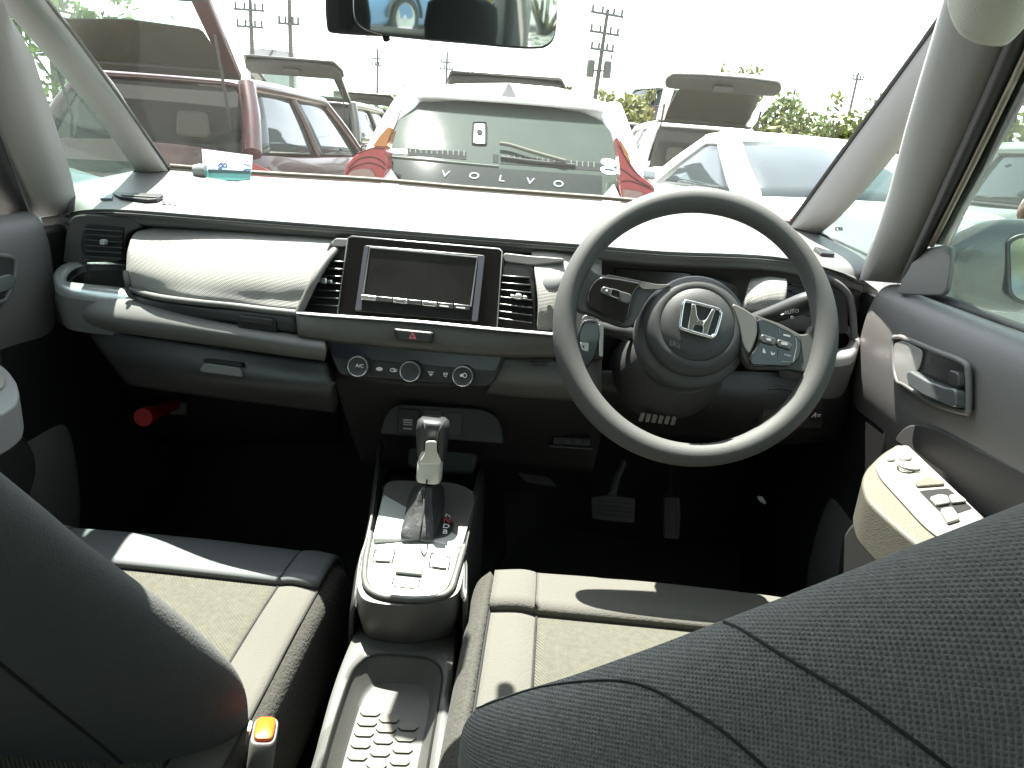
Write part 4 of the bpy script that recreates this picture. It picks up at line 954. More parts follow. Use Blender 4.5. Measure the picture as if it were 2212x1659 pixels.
# match the outer loop to the inner by angle
def ang(p): return math.atan2(p.y - rc.y, p.x - rc.x)
ROa = [min(RO, key=lambda q: abs((ang(q) - ang(p) + math.pi) % (2 * math.pi) - math.pi)) for p in RI]
dn = lambda L, z: [p + V((0, 0, z)) for p in L]
def insx(L, k): return [rc + V(((p.x - rc.x) * k, (p.y - rc.y) * (.5 + .5 * k), p.z - rc.z)) for p in L]
ring_list = [dn(ROa, -.22), dn(ROa, -.012), dn([a.lerp(b, .12) for a, b in zip(ROa, RI)], -.001), dn([a.lerp(b, .5) for a, b in zip(ROa, RI)], .002), dn([a.lerp(b, .92) for a, b in zip(ROa, RI)], 0), dn(RI, -.003)]
loft('tray_surround', ring_list, mat('tray_plastic', (.076, .075, .070), .4, bump=('grain', 700, .15), var=.06), con, caps=False, smooth=50)
loft('tray_bin', [dn(insx(RI, .995), -.003), dn(insx(RI, .95), -.008), dn(insx(RI, .80), -.030), dn(insx(RI, .74), -.034), dn(insx(RI, .70), -.034)], mat('bin_plastic', (.065, .064, .060), .5, bump=('grain', 700, .15), var=.06), con, caps='end', smooth=50)
tube('tray_groove', [p + V((0, 0, -.0008)) for p in RI], .0016, BLACK, con, n=6, closed=True)
# raised hexagons moulded in the bin floor
HEX = mat('hex_mat_rubber', (.085, .082, .066), .6, bump=('noise', 300, .06), var=.15, vscale=60)
pB = Plane(V((0, .6, zt - .034)), V((0, 0, 1)))
cols = ([(820, 1160), (792, 1250), (762, 1345), (733, 1450), (703, 1560), (670, 1670), (640, 1780)], [(990, 1220), (962, 1308), (936, 1412), (908, 1525), (878, 1635), (848, 1745)], [(1160, 1290), (1136, 1390), (1112, 1495), (1086, 1605), (1060, 1715)])
for cl in cols:
    for (x, y) in cl:
        pB.plate('hex_pad', [(x - 98, y), (x - 62, y - 36), (x + 58, y - 32), (x + 96, y + 8), (x + 58, y + 40), (x - 66, y + 36)], .0004, .0022, HEX, con, cv=cT, r=.002)

# ---- gear lever
gear = thing('gear_lever', 'black gear lever with silver stem and leather boot on the console', 'gear lever', at(930, 1150, y=.90))
LEA = mat('boot_leather', (.03, .031, .033), .5, bump=('noise', 160, .35), var=.1)
pl_top = at(928, 1040, y=.925); pbot = pGp.px(*cG(765, 870), w=.002)
def boot_ring(px_pts, Y): return cr([at(*cG(x, y), y=Y) for x, y in px_pts], 28, closed=True)
bc = [pGp.px(*cG(*p), w=.003) for p in [(625, 1010), (640, 1035), (740, 1045), (825, 1050), (850, 1030), (900, 880), (918, 760), (900, 720), (820, 690), (720, 715), (680, 770), (640, 940)]]
R0 = cr(bc, 36, closed=True); c0 = sum(R0, V()) / 36
topc = at(*cG(808, 660), y=.915); tu = V((1, 0, .02)); 
u_ax = (topc - c0)
def ringat(t, k, w=0):
    c = c0.lerp(topc, t)
    L = []
    for i, p in enumerate(R0):
        d = (p - c0); wob = 1 + w * math.sin(i * 2 * math.pi / 36 * 5 + t * 9)
        L.append(c + d * k * wob + V((0, 0, 0)))
    return L
loft('boot', [ringat(0, 1.0), ringat(.05, .99, .02), ringat(.18, .90, .06), ringat(.35, .74, .09), ringat(.5, .60, .08), ringat(.62, .56, .09), ringat(.72, .46, .07), ringat(.82, .46, .06), ringat(.92, .36, .03), ringat(1.02, .33, .02)], LEA, gear, smooth=70)
tube('boot_seam', cr([at(*cG(x, y), y=Y) for x, y, Y in [(750, 1040, .842), (762, 960, .835), (775, 850, .85), (780, 760, .872), (790, 700, .89), (800, 640, .90)]], 20), .0012, SEAM, gear, n=6)
ax0 = at(*cG(812, 640), y=.915); ax1 = at(*cG(842, 250), y=.925)
axd = (ax1 - ax0); axl = axd.length; axd.normalize()
su, sv, _ = basis(axd, V((0, 1, 0)))
if su.x < 0: su = -su; sv = -sv
def stem_ring(t, w, d, p=2.6, off=0):
    c = ax0 + axd * axl * t + sv * off; L = []
    for k in range(28):
        a = 2 * math.pi * k / 28
        ca, sa = math.cos(a), math.sin(a)
        L.append(c + su * w * math.copysign(abs(ca) ** (2 / p), ca) + sv * d * math.copysign(abs(sa) ** (2 / p), sa))
    return L
STEM = mat('stem_silver', (.62, .61, .56), .35, metal=.35, var=.04)
loft('stem', [stem_ring(-.02, .0165, .0165, 3), stem_ring(.02, .0175, .017, 3), stem_ring(.28, .0175, .017, 3), stem_ring(.32, .0165, .016, 3), stem_ring(.62, .014, .016, 3)], STEM, gear)
loft('knob', [stem_ring(.30, .0165, .0145, 3, .006), stem_ring(.36, .0195, .018, 3, .006), stem_ring(.6, .0215, .021, 3, .004), stem_ring(.85, .0225, .024, 3, .002), stem_ring(.97, .021, .024, 3), stem_ring(1.02, .016, .018, 3)], mat('knob_leather', (.026, .027, .029), .48, bump=('noise', 200, .2), var=.1), gear, smooth=70)
kn = [at(*cG(x, y), y=.885) for x, y in [(790, 392), (862, 392), (862, 460), (890, 520), (888, 545), (755, 545), (752, 520), (785, 470)]]
nn = (CAM - kn[0]).normalized()
prism('stem_face', kn, nn, -.012, .0025, STEM, gear, r=.004, bevel=.0015)
tube('knob_seam', cr([at(*cG(x, y), y=Y) for x, y, Y in [(770, 262, .905), (785, 300, .893), (785, 380, .889), (778, 460, .889)]], 16), .0012, SEAM, gear, n=6)
tube('knob_seam', cr([at(*cG(x, y), y=Y) for x, y, Y in [(915, 262, .905), (885, 310, .893), (868, 390, .889), (872, 470, .889)]], 16), .0012, SEAM, gear, n=6)
# ================================================================== front seats
def cushion(name_t, parent, xc, yF, yR, z0, hw):
    """seat cushion: cross section by column, rounded front; split in panels"""
    prof = [(-1.0, -.16), (-1.0, -.05), (-.985, -.012), (-.93, .004), (-.80, .006), (-.74, .004), (-.70, .001), (-.45, -.001), (0, -.002), (.45, -.001), (.70, .001), (.74, .004), (.80, .006), (.93, .004), (.985, -.012), (1.0, -.05), (1.0, -.16)]
    ys = [(yF + .012, -.15), (yF + .016, -.06), (yF + .004, -.022), (yF - .025, -.005), (yF - .10, .0), (yF - .17, .0), (yF - .25, -.003), (yF - .36, -.008), (yR, -.012)]
    def S(i, j):
        u, dz = prof[i]; y, zz = ys[j]
        # the front bows forward in the middle
        bow = .035 * (1 - u * u) - .018
        z = z0 + zz + (dz if dz > -.1 or True else dz)
        if j <= 2 and dz < -.02: z = min(z, z0 + zz)
        return V((xc + hw * u, y + bow * max(0, 1 - j * .16), z))
    def panel(nm, i0, i1, j0, j1, m, nu, nv):
        rows = [[S(i, j) for i in range(i0, i1 + 1)] for j in range(j0, j1 + 1)]
        return grid(nm, rows, nu, nv, m, parent, solid=.012)
    fr = panel('front_panel', 3, 13, 0, 4, VINYL if xc < 0 else FAB2, 30, 16)
    panel('centre_panel', 6, 10, 4, 8, FAB1, 26, 30)
    panel('bolster', 3, 6, 4, 8, FAB2, 10, 30); panel('bolster', 10, 13, 4, 8, FAB2, 10, 30)
    panel('side_panel', 0, 3, 0, 8, FAB3, 14, 40); panel('side_panel', 13, 16, 0, 8, FAB3, 14, 40)
    for i, m in ((3, SEAM), (13, SEAM), (6, SEAM), (10, SEAM)):
        j0 = 0 if i in (3, 13) else 4
        tube('seam', [p + V((0, 0, .0006)) for p in cr([S(i, j) for j in range(j0, 9)], 40)], .0016, m, parent, n=6)
    if xc < 0:
        tube('seam', [p + V((0, 0, .0006)) for p in cr([S(i, 4) for i in range(3, 14)], 40)], .0016, SEAM, parent, n=6)
    return S
pseat = thing('passenger_seat', 'front passenger seat with patterned cushion, at the left of the console', 'seat', (-.36, .6, .2))
cushion('p', pseat, -.362, .985, .42, .475, .262)
dseat = thing('driver_seat', 'ribbed grey driver seat in the lower right, nearest the camera', 'seat', (.37, .5, .2))
cushion('d', dseat, .372, .875, .22, .548, .255)
for s, x in ((pseat, -.36), (dseat, .37)):
    box('seat_base', (x, .68, .28), (.44, .50, .14), BLACK, s, bevel=.02)
# small weave tufts pattern is in the material; moulded dimples on the passenger centre panel

def seatback(parent, sil, offs, m, fwd, nu=60, nv=30):
    rows = []
    rows.append([at(a + fwd[0], b + fwd[1], y=c + .11) for a, b, c in sil])
    rows.append([at(a + fwd[0] * .3, b + fwd[1] * .3, y=c + .045) for a, b, c in sil])
    for dx, dy, dY in offs:
        rows.append([at(a + dx, b + dy, y=c + dY) for a, b, c in sil])
    return grid('backrest', rows, nu, nv, m, parent, solid=.02, off=-1)
psil = [(541, 1900, .70), (541, 1750, .665), (541, 1650, .645), (541, 1560, .625), (536, 1500, .61), (515, 1450, .597), (470, 1400, .58), (380, 1318, .555), (270, 1235, .525), (180, 1168, .50), (90, 1092, .475), (0, 1018, .455), (-120, 915, .43), (-260, 800, .40)]
def full_back(parent, sil, tail, xc, m):
    S = [at(a, b, y=c) for a, b, c in sil] + [V(p) for p in tail]
    rows = []
    for k, dy in ((.10, .085), (.04, .04), (.01, .012), (.05, -.016), (.16, -.042), (.38, -.060), (.68, -.068), (.97, -.07)):
        r = []
        for p in S:
            zc = min(p.z, .78); c = V((xc, .64 - (zc - .45) / .55 * .255, zc))
            q = p.lerp(c, k)
            if dy > 0: q = q + V((p.x - .17, p.y, p.z - 1.10)) * (dy / p.y)      # the bolster tapers towards the front
            else: q.y += dy
            r.append(q)
        rows.append(r)
    return grid('backrest', rows, 80, 40, m, parent, solid=.02)
pb_ = full_back(pseat, psil + [(-420, 690, .385)], [(-.31, .378, .998), (-.38, .376, 1.005), (-.46, .385, .99), (-.53, .41, .94), (-.57, .46, .84), (-.60, .53, .68), (-.61, .60, .5), (-.61, .66, .38)], -.37, FAB5)
seam('back_seam', pb_, [(-60, 1380), (0, 1432), (120, 1530), (220, 1610), (320, 1700)], .0022, SEAM, pseat)
dsil = [(985, 1950, .50), (985, 1800, .465), (987, 1690, .44), (992, 1620, .425), (1004, 1565, .415), (1040, 1525, .408), (1110, 1498, .40), (1230, 1462, .392), (1400, 1402, .38), (1560, 1341, .37), (1750, 1268, .357), (1980, 1176, .342), (2212, 1086, .33), (2420, 1000, .32), (2700, 890, .31)]
db_ = seatback(dseat, dsil, [(0, 0, .015), (6, 22, -.012), (22, 80, -.040), (50, 200, -.070), (80, 420, -.10), (100, 700, -.12)], FAB4, (4, 12), nu=80, nv=40)
seam('back_seam', db_, [cSR(*p) for p in [(1092, 332), (1160, 362), (1300, 450), (1450, 540), (1600, 632), (1760, 745), (1900, 850), (1990, 930)]], .0011, SEAM, dseat, n=50)
seam('back_seam', db_, [cSR(*p) for p in [(170, 655), (260, 622), (400, 578), (560, 555), (700, 552), (820, 580), (930, 640), (1060, 720), (1160, 800), (1250, 880), (1320, 950)]], .0011, SEAM, dseat, n=60)
# headrests on posts (out of view)
for s, x, y in ((pseat, -.41, .35), (dseat, .42, .16)):
    c = V((x, y, 1.12))
    loft('headrest', [[c + V((w * math.cos(a), .05 * math.sin(a), dz)) for a in [2 * math.pi * k / 24 for k in range(24)]] for dz, w in ((-.09, .10), (-.07, .125), (0, .13), (.07, .12), (.09, .09))], FAB5, s, smooth=70) if s is pseat else None

# ---- seat belt buckle
bk = thing('seat_belt_buckle', 'black seat belt buckle with orange red release button by the passenger seat', 'seat belt buckle', at(572, 1659, y=.58))
c_b = at(572, 1575, y=.60)
axb = V((.10, .10, 1)).normalized()
ub = V((1, .25, -.1)).normalized(); vb = axb.cross(ub)
def brr(t, w, d, p=4):
    c = c_b - axb * t
    return [c + ub * w * math.copysign(abs(math.cos(a)) ** (2 / p), math.cos(a)) + vb * d * math.copysign(abs(math.sin(a)) ** (2 / p), math.sin(a)) for a in [2 * math.pi * k / 28 for k in range(28)]]
loft('buckle_body', [brr(.002, .0125, .020), brr(.004, .0135, .0215), brr(.05, .0135, .0215), brr(.06, .012, .018), brr(.25, .011, .016)], mat('buckle_plastic', (.10, .095, .09), .4, bump=('grain', 700, .15), var=.08), bk)
loft('release_button', [brr(.003, .0100, .0165), brr(-.002, .0100, .0165), brr(-.0035, .0085, .014)], mat('release_orange', (.75, .10, .01), .35, var=.15, vscale=40), bk)
loft('tongue', [[p + vb * .0 - ub * .0155 for p in brr(-.004, .0018, .008)], [p - ub * .0155 for p in brr(.012, .0018, .008)]], SILVER, bk)
# ================================================================== interior mirror and sensor box
mir = thing('interior_mirror', 'dark frameless interior mirror hanging from the top of the windscreen', 'mirror', at(985, 20, y=.76))
pM = Plane(at(985, 50, y=.745), (CAM - at(985, 50, y=.745)) + V((.012, 0, .026)))
mo = [(668, -90), (655, 0), (662, 110), (690, 165), (740, 200), (860, 240), (1200, 275), (1500, 300), (1700, 320), (1850, 330), (1950, 326), (2005, 290), (2030, 230), (2042, 100), (2040, -90), (2000, -140), (700, -140)]
pM.plate('mirror_shell', mo, -.03, -.001, mat('mirror_shell_black', (.03, .03, .03), .35, var=.1), mir, cv=c2, r=.02, bevel=.008, seg=4)
pM.plate('mirror_glass', [(x + (1350 - x) * .022, y + (60 - y) * .06) for x, y in mo], -.0009, .001, mat('mirror_surface', (.62, .63, .62), .02, metal=1.), mir, cv=c2, r=.02)
tube('mirror_arm', [pM.px(*c2(1250, -60), w=-.03), pM.px(*c2(1250, -120), w=-.06), V((0.02, .88, 1.325))], .010, BLACK, mir)
tube('mirror_tab', [pM.px(*c2(878, 238), w=-.01), pM.px(*c2(884, 268), w=-.012)], .0035, BLACK, mir)
sb = thing('sensor_box', 'dark camera sensor box on the windscreen behind the mirror', 'sensor box', at(780, 20, y=.9))
pS = Plane(at(770, 60, y=.90), V((0, -1, -.25)))
pS.plate('sensor_cover', [(468, -160), (472, 100), (485, 222), (600, 235), (880, 250), (1000, 240), (1000, -160)], -.06, .0, mat('sensor_black', (.025, .025, .027), .5, bump=('grain', 800, .1), var=.1), sb, cv=c2, r=.006, bevel=.004)
pS.plate('sensor_window', [(560, -140), (660, -140), (660, 190), (575, 185)], .0002, .0015, BLACK, sb, cv=c2, r=.004)

# ================================================================== paper slip in a clip on the dashboard
pap = thing('paper_slip', 'white paper slip standing in a clear holder on the dashboard', 'paper slip', at(490, 385, y=1.56))
pP = Plane(at(490, 380, y=1.565), V((-.05, -1, .45)))
pP.plate('slip', [cX(912, 1082), cX(1280, 1128), cX(1274, 1250), cX(925, 1240)], .0, .0006, mat('paper', (.72, .74, .80), .8, var=.04), pap)
def ink(pts): tube('ink_mark', cr([pP.px(*cX(*p), w=.0012) for p in pts], max(6, 4 * len(pts))), .0011, mat('ink_blue', (.03, .06, .22), .6), pap, n=5)
ink([(1065, 1180), (1045, 1190), (1035, 1205), (1045, 1218), (1062, 1212), (1066, 1198), (1050, 1192)])
ink([(1078, 1185), (1092, 1190), (1094, 1210), (1080, 1216), (1068, 1205), (1078, 1185)])
ink([(1215, 1188), (1240, 1196), (1272, 1206)]); ink([(1215, 1248), (1222, 1236), (1245, 1232), (1272, 1234)])
ink([(1030, 1222), (1045, 1225)]); ink([(1035, 1232), (1060, 1226)])
for x in (990, 1005, 1115): pP.plate('ink_print', [cX(x, 1213), cX(x + 12, 1214), cX(x + 12, 1224), cX(x, 1223)], .0008, .001, mat('ink_teal', (.2, .4, .45), .6), pap)
pP.plate('ruled_line', [cX(958, 1095), cX(961, 1095), cX(966, 1240), cX(963, 1240)], .0008, .001, mat('ink_teal'), pap)
pP.plate('holder_lip', [cX(918, 1240), cX(1275, 1250), cX(1268, 1312), cX(1180, 1318), cX(852, 1314), cX(850, 1262)], .002, .006, mat('holder_teal', (.10, .30, .27), .25, var=.1), pap, r=.002, bevel=.001)
pP.plate('holder_slot', [cX(970, 1238), cX(1276, 1250), cX(1272, 1268), cX(970, 1258)], .006, .0075, mat('holder_dark', (.015, .03, .03), .4), pap, r=.001)
lathe('holder_clip', [(0, -.012), (.014, -.012), (.016, 0), (.014, .012), (0, .012)], pP.px(*cX(915, 1255), w=.008), V((1, .1, .1)), mat('clip_grey', (.16, .17, .16), .3, coat=.4, var=.1), pap, n=20)

# ================================================================== emergency flare in the passenger footwell
fl = thing('emergency_flare', 'red emergency flare clipped in the dark passenger footwell', 'flare', at(345, 890, y=1.40))
RED = mat('flare_red', (.20, .005, .006), .4, var=.15)
fa_, fb_ = at(322, 896, y=1.20), at(388, 868, y=1.34)
tube('tube', [fa_, fb_], .0125, RED, fl, n=18)
tube('cap', [fa_ + (fa_ - fb_).normalized() * .025, fa_], .0165, mat('flare_cap', (.26, .008, .01), .35, var=.1), fl, n=18)
box('clip', (fa_.lerp(fb_, .7)) + V((0, .02, -.01)), (.05, .02, .03), BLACK, fl)

# ================================================================== pedals and foot mat
def pedal_pad(t, pl, pts, m, ribs, th=.012):
    pl.plate('pad', pts, -th, 0, m, t, cv=cP, r=.006, bevel=.003)
    for r in ribs: pl.plate('rib', r, .0002, .002, m, t, cv=cP, bevel=.0006)
PED = mat('pedal_rubber', (.075, .074, .072), .7, bump=('noise', 300, .3), var=.15)
bp_ = thing('brake_pedal', 'wide black brake pedal on its arm in the driver footwell', 'pedal', at(1325, 1110, y=1.42))
pl = Plane(at(1325, 1100, y=1.40), V((0, -1, .55)))
pedal_pad(bp_, pl, [(590, 492), (700, 480), (835, 500), (828, 635), (700, 625), (592, 610)], PED, [[(610, 515 + i * 24), (815, 530 + i * 24), (815, 538 + i * 24), (610, 523 + i * 24)] for i in range(4)])
tube('arm', [at(*cP(705, 485), y=1.42), at(*cP(725, 400), y=1.50), at(*cP(765, 310), y=1.60)], .009, mat('pedal_steel', (.35, .35, .36), .4, metal=.6), bp_, n=8)
ap_ = thing('accelerator_pedal', 'tall narrow accelerator pedal right of the brake pedal', 'pedal', at(1450, 1110, y=1.42))
pl = Plane(at(1450, 1110, y=1.42), V((0, -1, .5)))
pedal_pad(ap_, pl, [(988, 495), (1075, 495), (1080, 600), (1072, 725), (985, 718)], PED, [[(1000 + i * 14, 510), (1006 + i * 14, 510), (1004 + i * 14, 700), (998 + i * 14, 700)] for i in range(5)])
tube('arm', [at(*cP(1015, 500), y=1.46), at(*cP(1015, 350), y=1.62)], .014, DARK, ap_, n=8)
fm = thing('foot_rest', 'dark footrest panel left of the brake pedal', 'footrest', at(1200, 1050, y=1.5))
pl = Plane(at(1160, 1050, y=1.48), V((0, -1, .6)))
pl.plate('rest_plate', [(185, 360), (360, 385), (410, 440), (240, 415)], -.015, 0, mat('pedal_rubber'), fm, cv=cP, r=.006, bevel=.003)
pl.plate('rest_board', [(110, 455), (340, 455), (345, 570), (130, 790), (120, 640)], -.02, -.004, CARPET, fm, cv=cP, r=.006, bevel=.003)
mt_ = [(130, 800), (200, 690), (280, 590), (330, 570), (380, 600), (480, 680), (900, 760), (1400, 760), (1400, 1100), (0, 1100)]
plz = Plane(V((0, 1.2, .205)), V((0, -.05, 1)))
o = plz.plate('floor_mat', mt_, .0, .008, mat('mat_carpet', (.02, .019, .018), .95, bump=('noise', 500, 1), var=.3, vscale=120), None, cv=cP, r=.03, bevel=.003)
tag(o, 'black carpet floor mat in the driver footwell', 'floor mat')
# bonnet release and data socket under the dash
rl = thing('bonnet_release', 'small grey bonnet release lever under the driver side dashboard', 'lever', at(1645, 1078, y=1.3))
pl = Plane(at(1645, 1078, y=1.30), V((-.1, -1, .3)))
pl.plate('lever', [(1498, 490), (1525, 492), (1545, 525), (1540, 535), (1512, 520), (1500, 505)], -.01, .0, mat('release_white', (.6, .6, .6), .5, var=.1), rl, cv=cP, r=.003, bevel=.001)
pl = Plane(at(1240, 955, y=1.18), V((0, -1, .2)))
ob = thing('fuse_socket', 'small grey socket under the dashboard left of the steering column', 'socket', at(1240, 955, y=1.18))
pl.plate('socket_body', [(385, 165), (590, 175), (585, 222), (380, 210)], -.02, .0, mat('blank_grey'), ob, cv=cP, r=.003, bevel=.002)
for i in range(3): pl.plate('socket_pin', [(410 + i * 60, 178), (450 + i * 60, 180), (450 + i * 60, 205), (412 + i * 60, 202)], .0002, .003, BLACK, ob, cv=cP, r=.002)
pl.plate('socket_ledge', [(365, 208), (600, 225), (598, 234), (368, 218)], -.01, .006, mat('blank_grey'), ob, cv=cP)
# ================================================================== the car park outside
CGL = mat('car_glass', (.012, .016, .015), .05, spec=.35, var=.1)
CGL2 = mat('car_glass_sky', (.035, .045, .05), .04, spec=.5, var=.1)
TYRE = mat('tyre', (.02, .02, .02), .8, var=.2)
RIMM = mat('alloy', (.45, .45, .46), .3, metal=.8, var=.1)
TLR = mat('tail_lamp_red', (.21, .002, .003), .35, coat=.12, var=.1)
TLO = mat('tail_lamp_amber', (.28, .09, .003), .35, coat=.12, var=.1)
LAMPW = mat('lamp_clear', (.6, .6, .6), .1, coat=.6)
UNDER = mat('underbody', (.02, .02, .02), .8)
def paint(name, c, metal=0.): return mat(name, c, .32, metal=metal, coat=.45, var=.03, vscale=2)
PWHITE = paint('paint_white', (.80, .80, .79)); PMAROON = paint('paint_maroon', (.030, .005, .006), .1); PSILV = paint('paint_silver', (.20, .21, .20), .4)
PTEAL = paint('paint_pale_teal', (.10, .15, .15), .3); PDARK = paint('paint_dark', (.012, .013, .011), .1); PBLUE = paint('paint_blue', (.10, .20, .36), .3); PBRONZE = paint('paint_bronze', (.12, .045, .018), .4)
def make_car(name, label, cat, loc, rotz, L, W, H, pm, open_tail=False, coupe=False, group=None, mirror_mat=None, gl=None, rearwin=True, gate_up=.42, tint=True, gw=.68, tk=.62):
    gl = gl or CGL
    t = thing(name, label, cat, loc, group)
    M = Matrix.Translation(V(loc)) @ Matrix.Rotation(rotz, 4, 'Z')
    def X(x, y, z): return M @ V((x, y, z))
    hw = W / 2; zb = .615 * H if not coupe else .66 * H
    g0, g1 = (.06, .72 * L) if not coupe else (.85, .70 * L)
    t0, t1 = (.42, .52 * L) if not coupe else (1.75, .50 * L)
    ys = [0, .03, .12, .4, 1.0, L * .4, L * .6, g1, L * .82, L * .93, L - .06, L]
    def w_(y):
        e = min(y, L - y)
        return hw * (.80 + .20 * min(1, (e / .55)) ** .5)
    def ztop(y):
        if y < g1: return zb + (.02 if y < .5 else 0) - (.04 if coupe and y < .3 else 0)
        k = (y - g1) / (L - g1)
        return zb - .06 * k - .30 * max(0, k - .72) / .28 * 1.0
    rings = []
    for y in ys:
        w = w_(y); zt = ztop(y); end = y in (0, L)
        lo = .30 if end else .20
        half = [(.88 * w, lo), (.99 * w, lo + .10), (w, .50), (w, .66), (.985 * w, zt - .10), (.94 * w, zt - .015), (.80 * w, zt + .012), (.4 * w, zt + .028), (0, zt + .032)]
        if end: half = [(a, .5 * (b + .58) if b > .5 else b) if False else (a * .97, b) for a, b in half]
        ring = [X(a, y, b) for a, b in half] + [X(-a, y, b) for a, b in reversed(half[:-1])]
        rings.append(ring)
    G = []
    for j in range(len(rings[0])): G.append(cr([r[j] for r in rings], 36))
    R36 = [[G[j][i] for j in range(len(G))] for i in range(36)]
    loft('body', R36, pm, t, smooth=45)
    # greenhouse corners
    bw = .90 * hw; tw = .70 * hw
    Bz = zb - .01; Tz = H - .05
    rb = {s: X(s * bw, g0, Bz + (.03 if not coupe else 0)) for s in (-1, 1)}
    fb = {s: X(s * bw, g1, Bz) for s in (-1, 1)}
    rt = {s: X(s * tw, t0, Tz) for s in (-1, 1)}
    ft = {s: X(s * tw, t1, Tz) for s in (-1, 1)}
    # roof
    rows = []
    for y, z in ((t0 - .06, Tz - .01), (t0 + .15, H - .01), ((t0 + t1) / 2, H + .01), (t1 - .15, H - .005), (t1 + .03, Tz - .01)):
        rows.append([X(x * tw, y, z - (.055 if abs(x) > 1 else .012 * x * x)) for x in (-1.06, -.9, -.5, 0, .5, .9, 1.06)])
    grid('roof', rows, 17, 15, pm, t, solid=.03)
    def quad(nm, a, b, c, d, ins, m, bow=.03):
        cen = (a + b + c + d) / 4; n = (b - a).cross(d - a).normalized()
        if n.dot(cen - X(0, L / 2, .6)) < 0: n = -n
        def ii(p): return p + (cen - p) * ins
        a, b, c, d = ii(a), ii(b), ii(c), ii(d)
        rows = [[a, (a + b) / 2 + n * bow, b], [(a + d) / 2 + n * bow, cen + n * bow * 1.6, (b + c) / 2 + n * bow], [d, (d + c) / 2 + n * bow, c]]
        return grid(nm, rows, 9, 7, m, t, solid=.01)
    if rearwin and not open_tail: quad('rear_window', rb[-1], rb[1], rt[1], rt[-1], .03, gl, .05)
    quad('windscreen', fb[-1], fb[1], ft[1], ft[-1], .03, gl, .05)
    nwin = 2
    for s in (-1, 1):
        q = [(0.06, .46), (.50, .92)] if not coupe else [(.13, .95)]
        for a, b in q:
            def bl(k): return rb[s].lerp(fb[s], k)
            def tl(k): return rt[s].lerp(ft[s], k)
            quad('side_window', bl(a), bl(b), tl(min(1, b + .02)), tl(max(0, a + .04)), .03, gl, .012)
        for a, b, r in ((rb[s], rt[s], .075 if not coupe else .10), (fb[s], ft[s], .045), (rt[s], ft[s], .05)) + (() if coupe else ((bl(.48), tl(.5), .035),)):
            tube('pillar', cr([a, (a + b) / 2 + (M.to_3x3() @ V((s, 0, .3))) * .015, b], 7), r, pm, t, n=8)
        # mirrors
        mp = X(s * (hw + .10), g1 - .42, zb + .07)
        mm = mirror_mat or pm
        dx = M.to_3x3()
        loft('wing_mirror', [[mp + dx @ V((u * .10, .05 * w * math.cos(a) * (1 if math.cos(a) > 0 else .4), .065 * w * math.sin(a))) for a in [2 * math.pi * k / 14 for k in range(14)]] for u, w in ((-1, .35), (-.85, .8), (-.4, 1), (.4, 1), (.85, .8), (1, .35))], mm, t, smooth=70)
        prism('mirror_glass', [mp + dx @ V((a * .075, -.022, b * .045)) for a, b in ((-1, -.8), (1, -.8), (1, .8), (-1, .8))], dx @ V((0, -1, 0)), 0, .004, CHROME, t, r=.02)
        # lamps
        if not open_tail or True:
            tlp = [X(s * hw * .80, .02, zb - .36), X(s * hw * .995, .25, zb - .36), X(s * hw * .99, .30, zb - .12), X(s * hw * .90, .05, zb - .04), X(s * hw * .78, .0, zb - .12)]
            prism('tail_lamp', tlp, (M.to_3x3() @ V((s * .5, -1, 0))).normalized(), -.03, .035, TLR, t, r=.03, bevel=.01)
        prism('headlamp', [X(s * hw * .55, L - .06, zb - .30), X(s * hw * .90, L - .22, zb - .28), X(s * hw * .92, L - .34, zb - .16), X(s * hw * .6, L - .14, zb - .20)], (M.to_3x3() @ V((s * .4, 1, .4))).normalized(), -.03, .02, LAMPW, t, r=.03)
        for y in (.78, L - .86):
            o = X(s * (hw - .20), y, .31); ax = M.to_3x3() @ V((s, 0, 0))
            w = lathe('wheel', [(.20, 0), (.30, 0), (.315, .03), (.315, .19), (.295, .215), (.215, .215), (.20, .18)], o, ax, TYRE, t, n=28)
            lathe('rim', [(0, .20), (.03, .205), (.05, .19), (.19, .195), (.21, .21), (.212, .16), (0, .15)], o, ax, RIMM, w, n=20)
            tube('wheel_arch', [o + ax * .20 + (M.to_3x3() @ V((0, math.cos(a), math.sin(a)))) * .37 for a in [math.pi * k / 14 for k in range(15)]], .03, UNDER, t, n=6)
    if not open_tail:
        tube('bumper_line', [X(x * hw * .85, -.012 + .03 * abs(x), .52) for x in (-1, -.5, 0, .5, 1)], .012, UNDER, t, n=6)
    if open_tail:
        # dark plate painting the shaded cargo opening, seats and the raised tailgate
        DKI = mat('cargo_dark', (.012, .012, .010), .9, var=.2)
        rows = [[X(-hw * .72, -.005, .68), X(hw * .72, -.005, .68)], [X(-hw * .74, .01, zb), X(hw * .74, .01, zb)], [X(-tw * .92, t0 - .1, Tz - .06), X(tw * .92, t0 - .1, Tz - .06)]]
        o = prism('cargo_shade_plate', [X(-hw * .72, 0, .70), X(hw * .72, 0, .70), X(hw * .78, .02, zb), X(tw * .95, t0 - .06, Tz - .03), X(-tw * .95, t0 - .06, Tz - .03), X(-hw * .78, .02, zb)], (M.to_3x3() @ V((0, -1, .15))).normalized(), -.02, .012, DKI, t, r=.08)
        for s in (-.42, .42):
            c = X(s * hw, -.01, zb + .20)
            prism('head_restraint', [c + M.to_3x3() @ V((a, .06, b)) for a, b in ((-.13, -.09), (.13, -.09), (.11, .09), (-.11, .09))], (M.to_3x3() @ V((0, -1, .15))).normalized(), -.02, .04, mat('restraint_grey', (.03, .03, .024), .9, var=.1), t, r=.04, bevel=.02)
